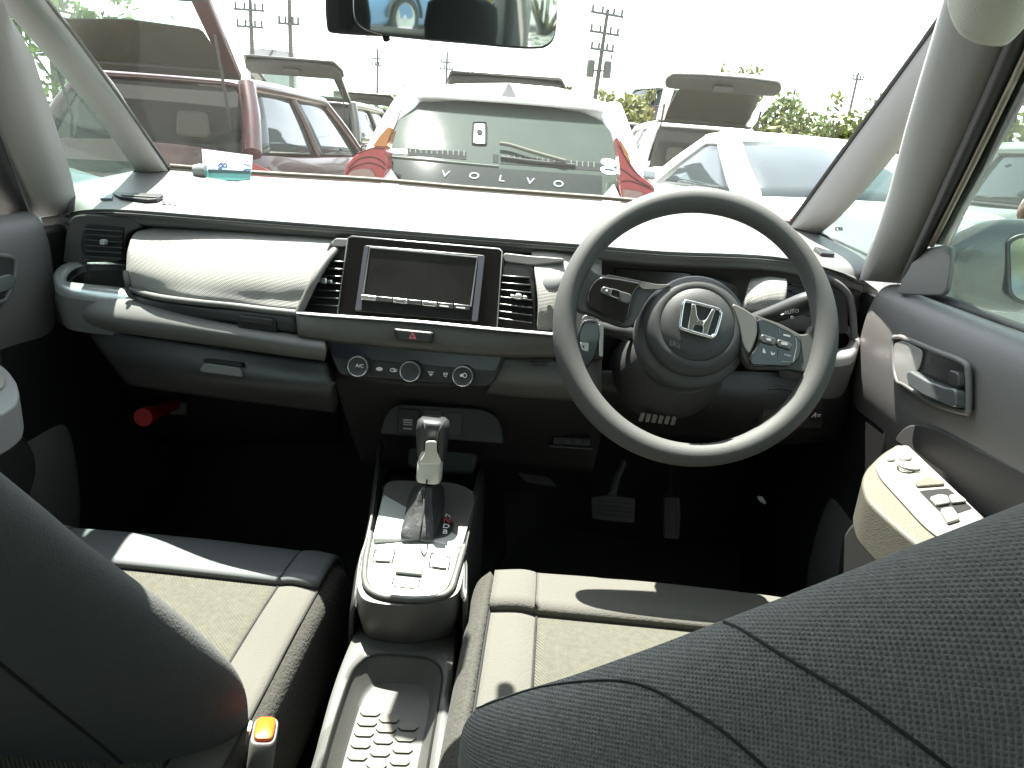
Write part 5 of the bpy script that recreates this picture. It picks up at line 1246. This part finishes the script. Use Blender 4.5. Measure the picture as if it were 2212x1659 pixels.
        prism('rear_bench_back', [X(-hw * .66, .02, .72), X(hw * .66, .02, .72), X(hw * .62, .06, zb + .06), X(-hw * .62, .06, zb + .06)], (M.to_3x3() @ V((0, -1, .15))).normalized(), .015, .03, mat('bench_grey', (.02, .02, .017), .9, var=.15), t, r=.04)
        h0 = V((0, t0 - .10, H)); tip = V((0, t0 - 1.05 + .3 * max(0, gate_up - .42), H + gate_up))
        d = (tip - h0); ln = d.length; d.normalize(); nrm = V((0, d.z, -d.y))
        def TG(u, k, w=0): return M @ (h0 + V((u, 0, 0)) + d * ln * k + nrm * w)
        wa, wb = tw * 1.02, hw * .80
        gate = []
        for k in (0, .08, .5, .62, 1.0):
            ww = wa + (wb - wa) * k
            gate.append((k, ww))
        # frame: two side rails, a head rail and the solid lower panel
        inner = mat('gate_inner_trim', (.007, .0065, .005), .7, var=.15)
        for s in (-1, 1):
            prism('gate_rail', [TG(s * wa, 0), TG(s * (wa + (wb - wa) * gw), gw), TG(s * (wa + (wb - wa) * gw - .13), gw), TG(s * (wa - .10), .06)], M.to_3x3() @ nrm, -.03, .02, pm, t, bevel=.01)
            tube('gas_strut', [TG(s * (wa - .02), .42, -.03), X(s * tw * .98, .16, zb + .15)], .012, UNDER, t, n=6)
        prism('gate_head_rail', [TG(-wa, 0), TG(wa, 0), TG(wa, .08), TG(-wa, .08)], M.to_3x3() @ nrm, -.03, .02, inner, t, bevel=.01)
        prism('gate_panel', [TG(-wb * .93, gw - .02), TG(wb * .93, gw - .02), TG(wb, gw + .10), TG(wb * .9, .97), TG(wb * .4, 1.0), TG(-wb * .4, 1.0), TG(-wb * .9, .97), TG(-wb, gw + .10)], M.to_3x3() @ nrm, -.03, .012, inner, t, r=.05, bevel=.01)
        prism('gate_skin', [TG(-wb, gw - .04, .03), TG(wb, gw - .04, .03), TG(wb * 1.02, gw + .10, .05), TG(wb * .92, 1.02, .04), TG(-wb * .92, 1.02, .04), TG(-wb * 1.02, gw + .10, .05)], M.to_3x3() @ nrm, -.015, .012, pm, t, r=.05, bevel=.008)
        if tint:
            prism('gate_window', [TG(-wb + .24, gw * tk + .01), TG(wb - .24, gw * tk + .01), TG(wb - .18, gw), TG(-wb + .18, gw)], M.to_3x3() @ nrm, 0, .006, SG, t, r=.05)
            prism('gate_tinted_glass', [TG(-wa + .08, .07), TG(wa - .08, .07), TG(wb - .20, gw * tk), TG(0, gw * tk + .04), TG(-wb + .20, gw * tk)], M.to_3x3() @ nrm, -.004, .006, mat('tinted_glass', (.022, .020, .016), .25, spec=.2, var=.3, vscale=4), t, r=.05)
        else:
            prism('gate_window', [TG(-wa + .08, .07), TG(wa - .08, .07), TG(wb - .18, gw), TG(-wb + .18, gw)], M.to_3x3() @ nrm, 0, .006, SG, t, r=.05)
        prism('gate_handle', [TG(-.12, .80), TG(.12, .80), TG(.12, .90), TG(-.12, .90)], M.to_3x3() @ nrm, -.06, -.045, UNDER, t, r=.02)
    return t
make_car('maroon_suv', 'maroon SUV with its tailgate raised, seen through the left of the windscreen', 'car', (-2.98, 5.55, 0), 0, 4.5, 1.82, 1.47, PMAROON, open_tail=True, gl=CGL2, gate_up=.66)
make_car('dark_wagon', 'dark wagon with open tailgate standing behind the maroon SUV', 'car', (-3.75, 11.4, 0), 0, 4.4, 1.75, 1.62, PDARK, open_tail=True, tint=False)
make_car('dark_hatchback', 'small dark hatchback with raised tailgate, left of the white pillar of the glass-tailed car', 'car', (-4.2, 17.0, 0), 0, 4.1, 1.7, 1.55, PDARK, open_tail=True)
make_car('dark_minivan', 'dark minivan whose raised tailgate shows above the white roof in front', 'car', (-.55, 9.6, 0), 0, 4.5, 1.75, 1.47, PDARK, open_tail=True, gate_up=.40)
make_car('white_suv', 'white SUV with its tailgate raised, right of the glass-tailed car', 'car', (2.05, 10.2, 0), rad(2), 4.5, 1.80, 1.62, PWHITE, open_tail=True, gate_up=.50, gw=.76, tk=.92)
make_car('dark_van', 'dark van far behind, left of the white SUV with raised tailgate', 'car', (1.2, 16.5, 0), 0, 4.5, 1.75, 1.85, PDARK)
make_car('white_coupe', 'white low coupe parked at an angle, seen over the steering wheel', 'car', (2.50, 4.75, 0), rad(12), 4.3, 1.82, 1.36, PWHITE, coupe=True, gl=CGL2)
make_car('silver_hatchback', 'silver hatchback seen through the driver window behind the bronze mirror', 'car', (5.05, 6.4, 0), 0, 4.2, 1.75, 1.50, PSILV)
make_car('champagne_car', 'silver car parked close on the right, with a bronze wing mirror', 'car', (2.85, -.12, 0), 0, 4.45, 1.78, 1.56, PSILV, mirror_mat=PBRONZE)
make_car('teal_car', 'pale teal car parked close on the left, seen through the left quarter window', 'car', (-2.62, -.85, 0), 0, 4.4, 1.76, 1.50, PTEAL)
bank = build('earth_bank', [V(p) for p in [(-6, 22, 0), (14, 22, 0), (14, 25, 1.9), (-6, 25, 1.9), (14, 40, 2.0), (-6, 40, 2.0), (14, 46, 0), (-6, 46, 0)]], [(0, 1, 2, 3), (3, 2, 4, 5), (5, 4, 6, 7), (1, 6, 4, 2), (0, 3, 5, 7)], mat('bank_earth', (.12, .12, .06), .95, bump=('noise', 8, 1), var=.4, vscale=1.5))
bank['kind'] = 'structure'
make_car('dark_suv', 'dark SUV standing high on the bank, far right of the fin antenna', 'car', (2.6, 28, 1.96), rad(-62), 4.4, 1.75, 1.6, PDARK)
make_car('blue_car', 'blue car behind the camera, visible only in the interior mirror', 'car', (3.4, -14.0, 0), rad(50), 4.2, 1.75, 1.5, PBLUE)

# ---- the car straight ahead: white hatchback with an all-glass tailgate
vc = at(1078, 385, y=4.2)
vol = make_car('glass_tailed_hatchback', 'white hatchback with dark glass tailgate and red lamps, straight ahead', 'car', (vc.x - .01, 4.42, 0), rad(0), 4.2, 1.78, 1.43, PWHITE, rearwin=False)
pV = Plane.three(at(866, 245, y=4.72), at(1319, 281, y=4.72), at(858, 393, y=4.20))
HG = mat('hatch_glass', (.026, .036, .031), .03, spec=.12, var=.15)
hg = [(866, 247), (880, 230), (903, 222), (1032, 220), (1161, 230), (1263, 246), (1298, 262), (1319, 285), (1332, 330), (1337, 374), (1336, 398), (1326, 442), (1310, 460), (870, 440), (852, 393), (838, 370), (835, 345), (845, 300)]
pV.plate('hatch_glass', hg, -.04, .012, HG, vol, r=.03, bevel=.01)
pV.plate('hatch_shell', [(858, 250), (880, 215), (905, 206), (1000, 199), (1100, 198), (1200, 207), (1262, 220), (1302, 240), (1328, 275), (1345, 330), (1360, 395), (1345, 470), (850, 450), (820, 380), (826, 330)], -.30, -.035, PWHITE, vol, r=.05, bevel=.03, seg=4)
pV.plate('spoiler', [(872, 232), (886, 210), (915, 203), (1000, 196), (1100, 195), (1200, 204), (1262, 218), (1300, 240), (1312, 262), (1290, 252), (1255, 240), (1160, 226), (1032, 216), (905, 218), (885, 226)], -.02, .05, PWHITE, vol, r=.01, bevel=.015, seg=3)
pL = Plane(at(690, 375, y=4.16), V((0, -1, .12)))
def vl(nm, pts, w0, w1, m, cv=c2, **k): return pL.plate(nm, pts, w0, w1, m, vol, cv=cv, **k)
def vp(nm, pts, w0, w1, m, cv=c2, **k): return pV.plate(nm, pts, w0, w1, m, vol, cv=cv, **k)
vl('tail_lamp', [(892, 985), (880, 1055), (905, 1112), (850, 1215), (800, 1400), (560, 1400), (605, 1195), (622, 1110), (680, 1045), (790, 985)], -.16, .02, TLR, r=.02, bevel=.02, seg=3)
vl('indicator_lamp', [(800, 982), (892, 986), (930, 860), (905, 850), (850, 910)], -.10, .022, TLO, r=.01, bevel=.008)
vl('reversing_lamp', [(650, 1150), (740, 1130), (800, 1140), (830, 1200), (790, 1330), (620, 1330)], .02, .03, mat('lamp_pinkish', (.14, .06, .04), .15, coat=.6, var=.3, vscale=30), r=.02, bevel=.006)
vl('tail_lamp', [(432, 1045), (470, 1090), (545, 1250), (605, 1335), (735, 1440), (720, 1640), (560, 1660), (490, 1560), (468, 1440), (470, 1330), (458, 1200)], -.16, .02, TLR, cv=c3, r=.02, bevel=.02, seg=3)
vl('indicator_lamp', [(462, 1085), (490, 1110), (552, 1245), (545, 1262), (500, 1190)], .015, .026, TLO, cv=c3, r=.01, bevel=.004)
vl('reversing_lamp', [(480, 1455), (560, 1462), (650, 1480), (600, 1600), (520, 1620)], .02, .03, mat('lamp_pinkish'), cv=c3, r=.02, bevel=.006)
DRD = mat('lamp_dark_red', (.05, .001, .001), .4, spec=.2)
for cv_, lines in ((c2, ([(640, 1130), (700, 1075), (780, 1055), (850, 1075), (890, 1110)], [(625, 1165), (680, 1120), (780, 1095), (860, 1120), (880, 1140)], [(700, 1030), (790, 1000), (880, 1000)])), (c3, ([(470, 1300), (520, 1330), (600, 1390), (700, 1440)], [(475, 1400), (540, 1395), (620, 1420), (715, 1460)], [(460, 1120), (500, 1200), (560, 1300), (620, 1360)]))):
    for L in lines: tube('lens_ridge', cr([pL.px(*cv_(x, y), w=.021) for x, y in L], 14), .004, DRD, vol, n=6)
for cv_, L in ((c2, [(985, 745), (950, 850), (900, 960)]), (c3, [(420, 1000), (470, 1080), (540, 1200), (620, 1330), (735, 1430)])):
    tube('panel_gap', cr([pL.px(*cv_(x, y), w=.012) for x, y in L], 14), .003, UNDER, vol, n=5)
vp('bumper_wedge', [(905, 1130), (970, 1230), (990, 1400), (830, 1400), (858, 1215)], -.05, .03, PWHITE, r=.01, bevel=.01)
vp('bumper_wedge', [(418, 1445), (470, 1560), (490, 1700), (330, 1700), (330, 1545)], -.05, .03, PWHITE, cv=c3, r=.01, bevel=.01)
Plane(at(1097, 190, y=4.8), V((0, -1, 0))).plate('fin_antenna', [(1640, 680), (1655, 640), (1685, 590), (1695, 558), (1718, 558), (1735, 600), (1752, 632), (1765, 680)], -.10, .0, mat('fin_grey', (.25, .25, .25), .4), vol, cv=c2, r=.01, bevel=.01)
vp('lower_panel', [(895, 1075), (1640, 1140), (2330, 1190), (2330, 1420), (960, 1330), (905, 1130)], .0122, .0132, mat('panel_dark', (.010, .014, .014), .03, spec=.1), r=.01)
pV2 = Plane(pV.o + pV.n * .014, pV.n)
LTR = mat('badge_silver', (.20, .24, .30), .6, spec=.1)
for ch, x, y in (('V', 1282, 1170), ('O', 1475, 1182), ('L', 1660, 1200), ('V', 1850, 1218), ('O', 2040, 1236)):
    ptext('badge_letter', pV2, ch, c2(x - 30, y - 3), c2(x + 30, y + 3), 14, LTR, vol, w=.004)
band = mat('band_dark', (.015, .018, .02), .8, spec=.05, var=.1)
vp('defroster_band', [(1030, 1005), (1425, 1030), (1425, 1082), (1030, 1055)], .0125, .014, band)
vp('defroster_band', [(1600, 1045), (1640, 1050), (1640, 1105), (1600, 1100)], .0125, .014, band)
vp('defroster_band', [(1650, 1055), (2212, 1100), (2330, 1110), (2330, 1160), (1650, 1110)], .0125, .014, band)
TICK = mat('tick_pale', (.10, .11, .10), .8, spec=.05)
for i in range(11):
    x = 1045 + i * 36; y = 1000 + i * 2.3
    vp('band_tick', [(x, y), (x + 6, y), (x + 6, y + 34), (x, y + 34)], .0142, .0155, TICK)
for i in range(17):
    x = 1665 + i * 38; y = 1052 + i * 2.9
    vp('band_tick', [(x, y), (x + 6, y), (x + 6, y + 36), (x, y + 36)], .0142, .0155, TICK)
vp('white_sticker', [(900, 1008), (1028, 1014), (1028, 1046), (900, 1036)], .0125, .015, WHITE, r=.006)
tube('glass_edge_trim', [pV.px(*c2(x, y), w=.015) for x, y in [(892, 1062), (1200, 1090), (1640, 1130)]], .006, mat('tick_pale'), vol, n=6)
arm_ = cr([pV.px(*c2(x, y), w=.04) for x, y in [(1648, 1000), (1720, 1012), (1850, 1052), (2000, 1095), (2085, 1118)]], 16)
tube('wiper_arm', arm_, .011, mat('wiper_pale', (.09, .09, .075), .7, spec=.1), vol, n=8)
tube('wiper_blade', [pV.px(*c2(x, y), w=.022) for x, y in [(1655, 1075), (1800, 1095), (1990, 1115), (2150, 1130)]], .010, UNDER, vol, n=6)
tube('badge_ring', cr([pV.px(*c2(x, y), w=.016) for x, y in [(1470, 850), (1485, 838), (1540, 838), (1556, 850), (1556, 970), (1540, 984), (1480, 980), (1465, 965)]], 32, closed=True), .006, band, vol, n=6, closed=True)
vp('badge_plate', [(1478, 845), (1545, 845), (1545, 975), (1475, 970)], .0125, .015, mat('badge_green', (.03, .042, .04), .3, var=.1), r=.01)
vp('badge_lens', [(1490, 895), (1510, 880), (1532, 892), (1535, 910), (1515, 922), (1495, 915)], .0155, .02, band, r=.006)
for pts, m_ in (([(322, 1250), (345, 1232), (400, 1238), (445, 1262), (448, 1285), (420, 1296), (350, 1285), (325, 1268)], WHITE), ([(312, 1310), (345, 1292), (410, 1300), (448, 1330), (440, 1356), (390, 1360), (335, 1345)], mat('sticker_blue', (.45, .65, .85), .5))):
    vp('oval_sticker', pts, .0125, .015, m_, cv=c3, r=.02)
vp('sticker_print', [(345, 1308), (420, 1318), (425, 1335), (350, 1325)], .0152, .016, band, cv=c3)
vp('number_plate', [(1350, 1235), (1970, 1290), (1960, 1400), (1340, 1340)], .013, .02, band, r=.01)

# ---- utility poles
POLE = mat('pole_concrete', (.06, .06, .055), .85, var=.15)
INS = mat('insulator', (.03, .034, .034), .5)
def pole(px, ytop, dist, label, lean=0, arms=((.4, 1.6), (1.5, 1.4)), trans=False, yaw=0.0):
    b = at(px, 400, y=dist); b.z = 0
    topz = at(px, ytop, y=dist).z
    b.x = at(px, (ytop + 330) / 2, y=dist).x
    t = thing('utility_pole', label, 'utility pole', b, 'utility poles on the skyline')
    d = V((lean, 0, 1))
    tube('shaft', [b + d * z for z in (0, topz * .5, topz)], [.17, .14, .10], POLE, t, n=10)
    cy, sy = math.cos(yaw), math.sin(yaw)
    for dz, w in arms:
        c = b + d * (topz - dz)
        box('cross_arm', c + V((0, -.2, 0)), (w, .12, .12), INS, t, rot=Matrix.Rotation(yaw, 3, 'Z'), bevel=0)
        for k in (-.45, -.15, .2, .45):
            tube('insulator', [c + V((k * w * cy, -.2 + k * w * sy, .05)), c + V((k * w * cy, -.2 + k * w * sy, .38))], .07, INS, t, n=6)
    if trans:
        for s in (-1, 1):
            o = b + d * (topz * .60) + V((s * .50, -.1, 0))
            lathe('transformer', [(0, 0), (.22, 0), (.24, .1), (.24, .85), (.20, .93), (0, .95)], o, V((0, 0, 1)), mat('transformer_grey', (.05, .055, .05), .5, var=.1), t, n=14)
            tube('bushing', [o + V((s * .15, 0, 1.05)), o + V((s * .18, 0, 1.35))], .05, INS, t, n=6)
            tube('bracket', [b + d * (topz * .60 + .4), o + V((0, 0, .4))], .05, INS, t, n=6)
    return b + d * topz
tops = [
    pole(548, -30, 46, 'utility pole behind the raised maroon tailgate, leftmost on the skyline', arms=((.6, 1.8), (1.3, 1.8), (2.2, 1.6)), lean=-.01),
    pole(631, -50, 44, 'plain utility pole second from the left, by the white tank', lean=-.012, arms=((.6, 1.6), (2.4, 1.2))),
    pole(816, 105, 80, 'thin utility pole above the left end of the white roof', arms=((1.0, 1.2), (1.6, 1.0)), lean=-.012),
    pole(964, 112, 78, 'thin utility pole above the middle of the white roof', arms=((1.0, 1.2), (1.6, 1.4)), lean=-.012),
    pole(1282, 18, 47, 'leaning utility pole with two transformers right of the mirror', lean=.045, arms=((.3, 2.2), (1.3, 2.0), (2.2, 1.6)), trans=True, yaw=.5),
    pole(1832, 155, 72, 'faint utility pole above the hedge on the right', arms=((.6, 1.0),), lean=.02),
    pole(1702, 190, 95, 'small far utility pole left of the faint one above the hedge', arms=((.6, 1.0),), lean=.02)]
for i, (a, b) in enumerate((((1500, 150, 60), (2300, 40, 40)), ((1500, 165, 60), (2300, 70, 40)), ((1400, 60, 55), (2300, -90, 36)), ((700, 60, 60), (1290, 30, 47)), ((560, 5, 46), (1282, 60, 47)), ((400, 40, 46), (560, 20, 46)))):
    A = at(a[0], a[1], y=a[2]); B = at(b[0], b[1], y=b[2])
    w = tube('overhead_wire', [A.lerp(B, k / 12) - V((0, 0, 1.2 * math.sin(math.pi * k / 12))) for k in range(13)], .018, INS, None, n=5)
    tag(w, ['upper right overhead wire of the pair above the coupe', 'lower right overhead wire of the pair above the coupe', 'topmost overhead wire crossing the sky at the right', 'overhead wire between the poles behind the mirror', 'lower overhead wire running from the leftmost pole to the leaning one', 'short overhead wire left of the leftmost pole'][i], 'wire', 'overhead wires')
# ---- white storage tank with railing
tk = thing('storage_tank', 'white round storage tank with railing at the left of the skyline', 'tank', at(592, 300, y=110))
tb_ = at(592, 300, y=110); tb_.z = 0
ztk = at(592, 112, y=110).z
lathe('tank_wall', [(0, 0), (3.4, 0), (3.4, ztk - .5), (3.2, ztk), (0, ztk + .4)], tb_, V((0, 0, 1)), mat('tank_white', (.24, .24, .25), .6, var=.12, vscale=.6), tk, n=32)
for dz in (.7, 1.4):
    tube('railing', [tb_ + V((3.3 * math.cos(a), 3.3 * math.sin(a), ztk + dz)) for a in [2 * math.pi * k / 24 for k in range(24)]], .05, INS, tk, n=5, closed=True)
for k in range(12):
    a = 2 * math.pi * k / 12
    tube('railing_post', [tb_ + V((3.3 * math.cos(a), 3.3 * math.sin(a), ztk - .2)), tb_ + V((3.3 * math.cos(a), 3.3 * math.sin(a), ztk + 1.4))], .04, INS, tk, n=5)
tube('stair', [tb_ + V((3.5 * math.cos(a), 3.5 * math.sin(a), z)) for a, z in [(-math.pi * .9 + k * .12, 1 + k * (ztk - 1) / 14) for k in range(15)]], .12, INS, tk, n=5)

# ---- trees, hedge bushes
def leafmat(name, c, c2_):
    mt = bpy.data.materials.new(name); mt.use_nodes = True
    n = mt.node_tree.nodes; l = mt.node_tree.links
    b = n['Principled BSDF']; b.inputs['Roughness'].default_value = .6
    tc = n.new('ShaderNodeTexCoord'); nz = n.new('ShaderNodeTexNoise'); nz.inputs['Scale'].default_value = 3; nz.inputs['Detail'].default_value = 5
    mx = n.new('ShaderNodeMix'); mx.data_type = 'RGBA'
    mx.inputs[6].default_value = (*c, 1); mx.inputs[7].default_value = (*c2_, 1)
    l.new(tc.outputs['Object'], nz.inputs['Vector']); l.new(nz.outputs['Fac'], mx.inputs[0]); l.new(mx.outputs[2], b.inputs['Base Color'])
    tl = n.new('ShaderNodeBsdfTranslucent'); l.new(mx.outputs[2], tl.inputs[0])
    ms = n.new('ShaderNodeMixShader'); ms.inputs[0].default_value = .35
    l.new(b.outputs[0], ms.inputs[1]); l.new(tl.outputs[0], ms.inputs[2]); l.new(ms.outputs[0], n['Material Output'].inputs['Surface'])
    MATS[name] = mt; return mt
LF1 = leafmat('leaf_yellow_green', (.06, .085, .012), (.16, .15, .035)); LF2 = leafmat('leaf_dark', (.018, .035, .016), (.05, .075, .03)); LF3 = leafmat('leaf_green', (.035, .07, .012), (.09, .13, .025))
BARK = mat('bark', (.07, .055, .04), .9, bump=('noise', 30, .6), var=.3)
def crown(name, blobs, count, size, m, parent, seed, thick=.7):
    rnd = random.Random(seed); v = []; f = []
    tot = sum(r[1] ** 2 for r in blobs)
    for c, r in blobs:
        k = int(count * r * r / tot)
        for _ in range(k):
            d = V((rnd.gauss(0, 1), rnd.gauss(0, 1), rnd.gauss(0, 1))).normalized()
            p = c + d * r * (rnd.random() ** .45) * (.75 + .5 * rnd.random())
            n = (d + V((rnd.uniform(-1, 1), rnd.uniform(-1, 1), rnd.uniform(-.6, 1)))).normalized()
            u = n.orthogonal().normalized(); q = rnd.uniform(0, 6.28); w = n.cross(u)
            u, w = u * math.cos(q) + w * math.sin(q), w * math.cos(q) - u * math.sin(q)
            s = size * rnd.uniform(.6, 1.4)
            i = len(v)
            v += [p - u * s, p - w * s * .45, p + u * s, p + w * s * .45]
            f.append((i, i + 1, i + 2, i + 3))
    me = bpy.data.meshes.new(name); me.from_pydata([tuple(p) for p in v], [], f); me.materials.append(m)
    o = bpy.data.objects.new(name, me); COL.objects.link(o); adopt(o, parent); return o
def bush(label, base, w, h, m, seed, count=1700, cat='bush', name='hedge_bush', group=None, leaf=.10):
    t = thing(name, label, cat, base, group); rnd = random.Random(seed)
    blobs = []
    for i in range(10):
        r = rnd.uniform(.22, .38) * min(w, h)
        blobs.append((base + V((rnd.uniform(-.5, .5) * w, rnd.uniform(-.4, .4) * w, h * rnd.uniform(.25, .85))), r))
    for i in range(4):                                    # shoots sticking out of the top
        blobs.append((base + V((rnd.uniform(-.5, .5) * w, 0, h * rnd.uniform(.9, 1.12))), .12 * min(w, h)))
    for i, (c, r) in enumerate(blobs[:7]):
        tube('stem', [base + V((rnd.uniform(-.1, .1), 0, 0)), base.lerp(c, .6) + V((rnd.uniform(-.1, .1), 0, 0)), c], [.045, .03, .012], BARK, t, n=6)
    crown('foliage', blobs, count, leaf, m, t, seed)
hb = [(1590, 21, 2.4, 3.2, 'tallest bush of the hedge, beside the raised white tailgate'), (1650, 21.5, 2.2, 3.0, 'second hedge bush right of the raised white tailgate'), (1712, 22, 2.2, 2.6, 'middle bush of the hedge above the coupe roof'), (1770, 21, 2.2, 2.45, 'low hedge bush above the right end of the coupe roof'), (1825, 20, 2.2, 2.7, 'hedge bush next to the windscreen pillar'), (1885, 19, 2.3, 2.6, 'hedge bush seen across the right windscreen pillar'), (1945, 18, 2.4, 2.4, 'hedge bush seen in the right quarter window')]
for i, (px, Y, w, h, lb) in enumerate(hb):
    b = at(px, 340, y=Y); b.z = 0
    bush(lb, b, w, h, LF1 if i % 2 == 0 else LF3, 30 + i, group='hedge along the right of the lot')
b = at(2195, 300, y=9.5); b.z = 0
bush('leafy bush seen through the driver window at the right edge', b, 2.2, 2.6, LF1, 50)
b = at(1310, 250, y=24); b.z = 1.8
bush('orange tinted bush on the bank below the dark SUV', b, 2.6, 1.2, LF1, 51)
b = at(855, 250, y=26); b.z = 0
bush('small bush left of the white pillar of the hatchback ahead', b, 2.0, 2.6, LF1, 52)
b = at(222, 150, y=17); b.z = 0
bush('yellow green bush left of the raised maroon tailgate', b, 3.0, 3.4, LF3, 53, leaf=.14)
for i, (x, y, h) in enumerate(((-3.5, -13, 4), (1.0, -15, 4.5), (4.5, -14, 4), (-8, -14, 4.5))):
    bush('row bush %s behind the camera, seen only in the mirror' % ['left of the centre', 'in the centre', 'at the right', 'farthest left'][i], V((x, y, 0)), 3.5, h, LF1, 60 + i, leaf=.16, count=1200)
# conifer at the top left
cb = at(120, 150, y=21); cb.z = 0
ct = thing('pine_tree', 'dark pine tree at the top left behind the raised tailgate', 'tree', cb)
tube('trunk', [cb, cb + V((.1, 0, 4)), cb + V((0, 0, 8))], [.22, .16, .06], BARK, ct, n=9)
rnd = random.Random(5); blobs = []
for i in range(46):
    z = rnd.uniform(2.6, 8); rr2 = (8.4 - z) * .36 + .25; a = rnd.uniform(0, 6.28)
    tip = cb + V((rr2 * math.cos(a), rr2 * math.sin(a), z - .25))
    tube('limb', [cb + V((0, 0, z)), tip], [.05, .015], BARK, ct, n=5)
    for k in (.45, .75, 1): blobs.append(((cb + V((0, 0, z))).lerp(tip, k), .24 + .06 * rnd.random()))
crown('crown', blobs, 9000, .09, LF2, ct, 9)
# far low tree line and sheds behind the hedge
def far_line():
    rnd = random.Random(11); v = []; f = []
    for k in range(9000):
        x = rnd.uniform(-90, 130); y = 150 + rnd.uniform(-6, 6)
        z = rnd.random() ** .7 * (4.5 + 1.5 * math.sin(x * .13) + 1.2 * math.sin(x * .37 + 1))
        s = rnd.uniform(.5, 1.1); a = rnd.uniform(0, 3.14)
        i = len(v)
        v += [(x - s, y, z - s * .4), (x + s * math.cos(a), y + s * .5, z - s * .5), (x + s, y, z + s * .5), (x - s * .4, y - .4, z + s)]
        f.append((i, i + 1, i + 2, i + 3))
    o = build('far_wood', [V(p) for p in v], f, LF2)
    o['kind'] = 'stuff'; o['label'] = 'far dark tree line along the horizon'; o['category'] = 'trees'
far_line()
sh = thing('container_shed', 'low white container with dark uprights in front of the hedge', 'shed', at(1700, 300, y=17))
s0 = at(1700, 300, y=17); s0.z = 0
box('container_wall', s0 + V((0, 0, .88)), (1.9, 1.2, 1.72), mat('shed_white', (.5, .47, .42), .7, var=.15), sh, bevel=.02)
for k in range(5): box('upright', s0 + V((-.9 + k * .45, -.62, .88)), (.06, .05, 1.72), UNDER, sh, bevel=.005)
box('roof_edge', s0 + V((0, -.02, 1.77)), (2.0, 1.3, .05), mat('shed_rust', (.16, .09, .05), .8, var=.3), sh, bevel=.01)
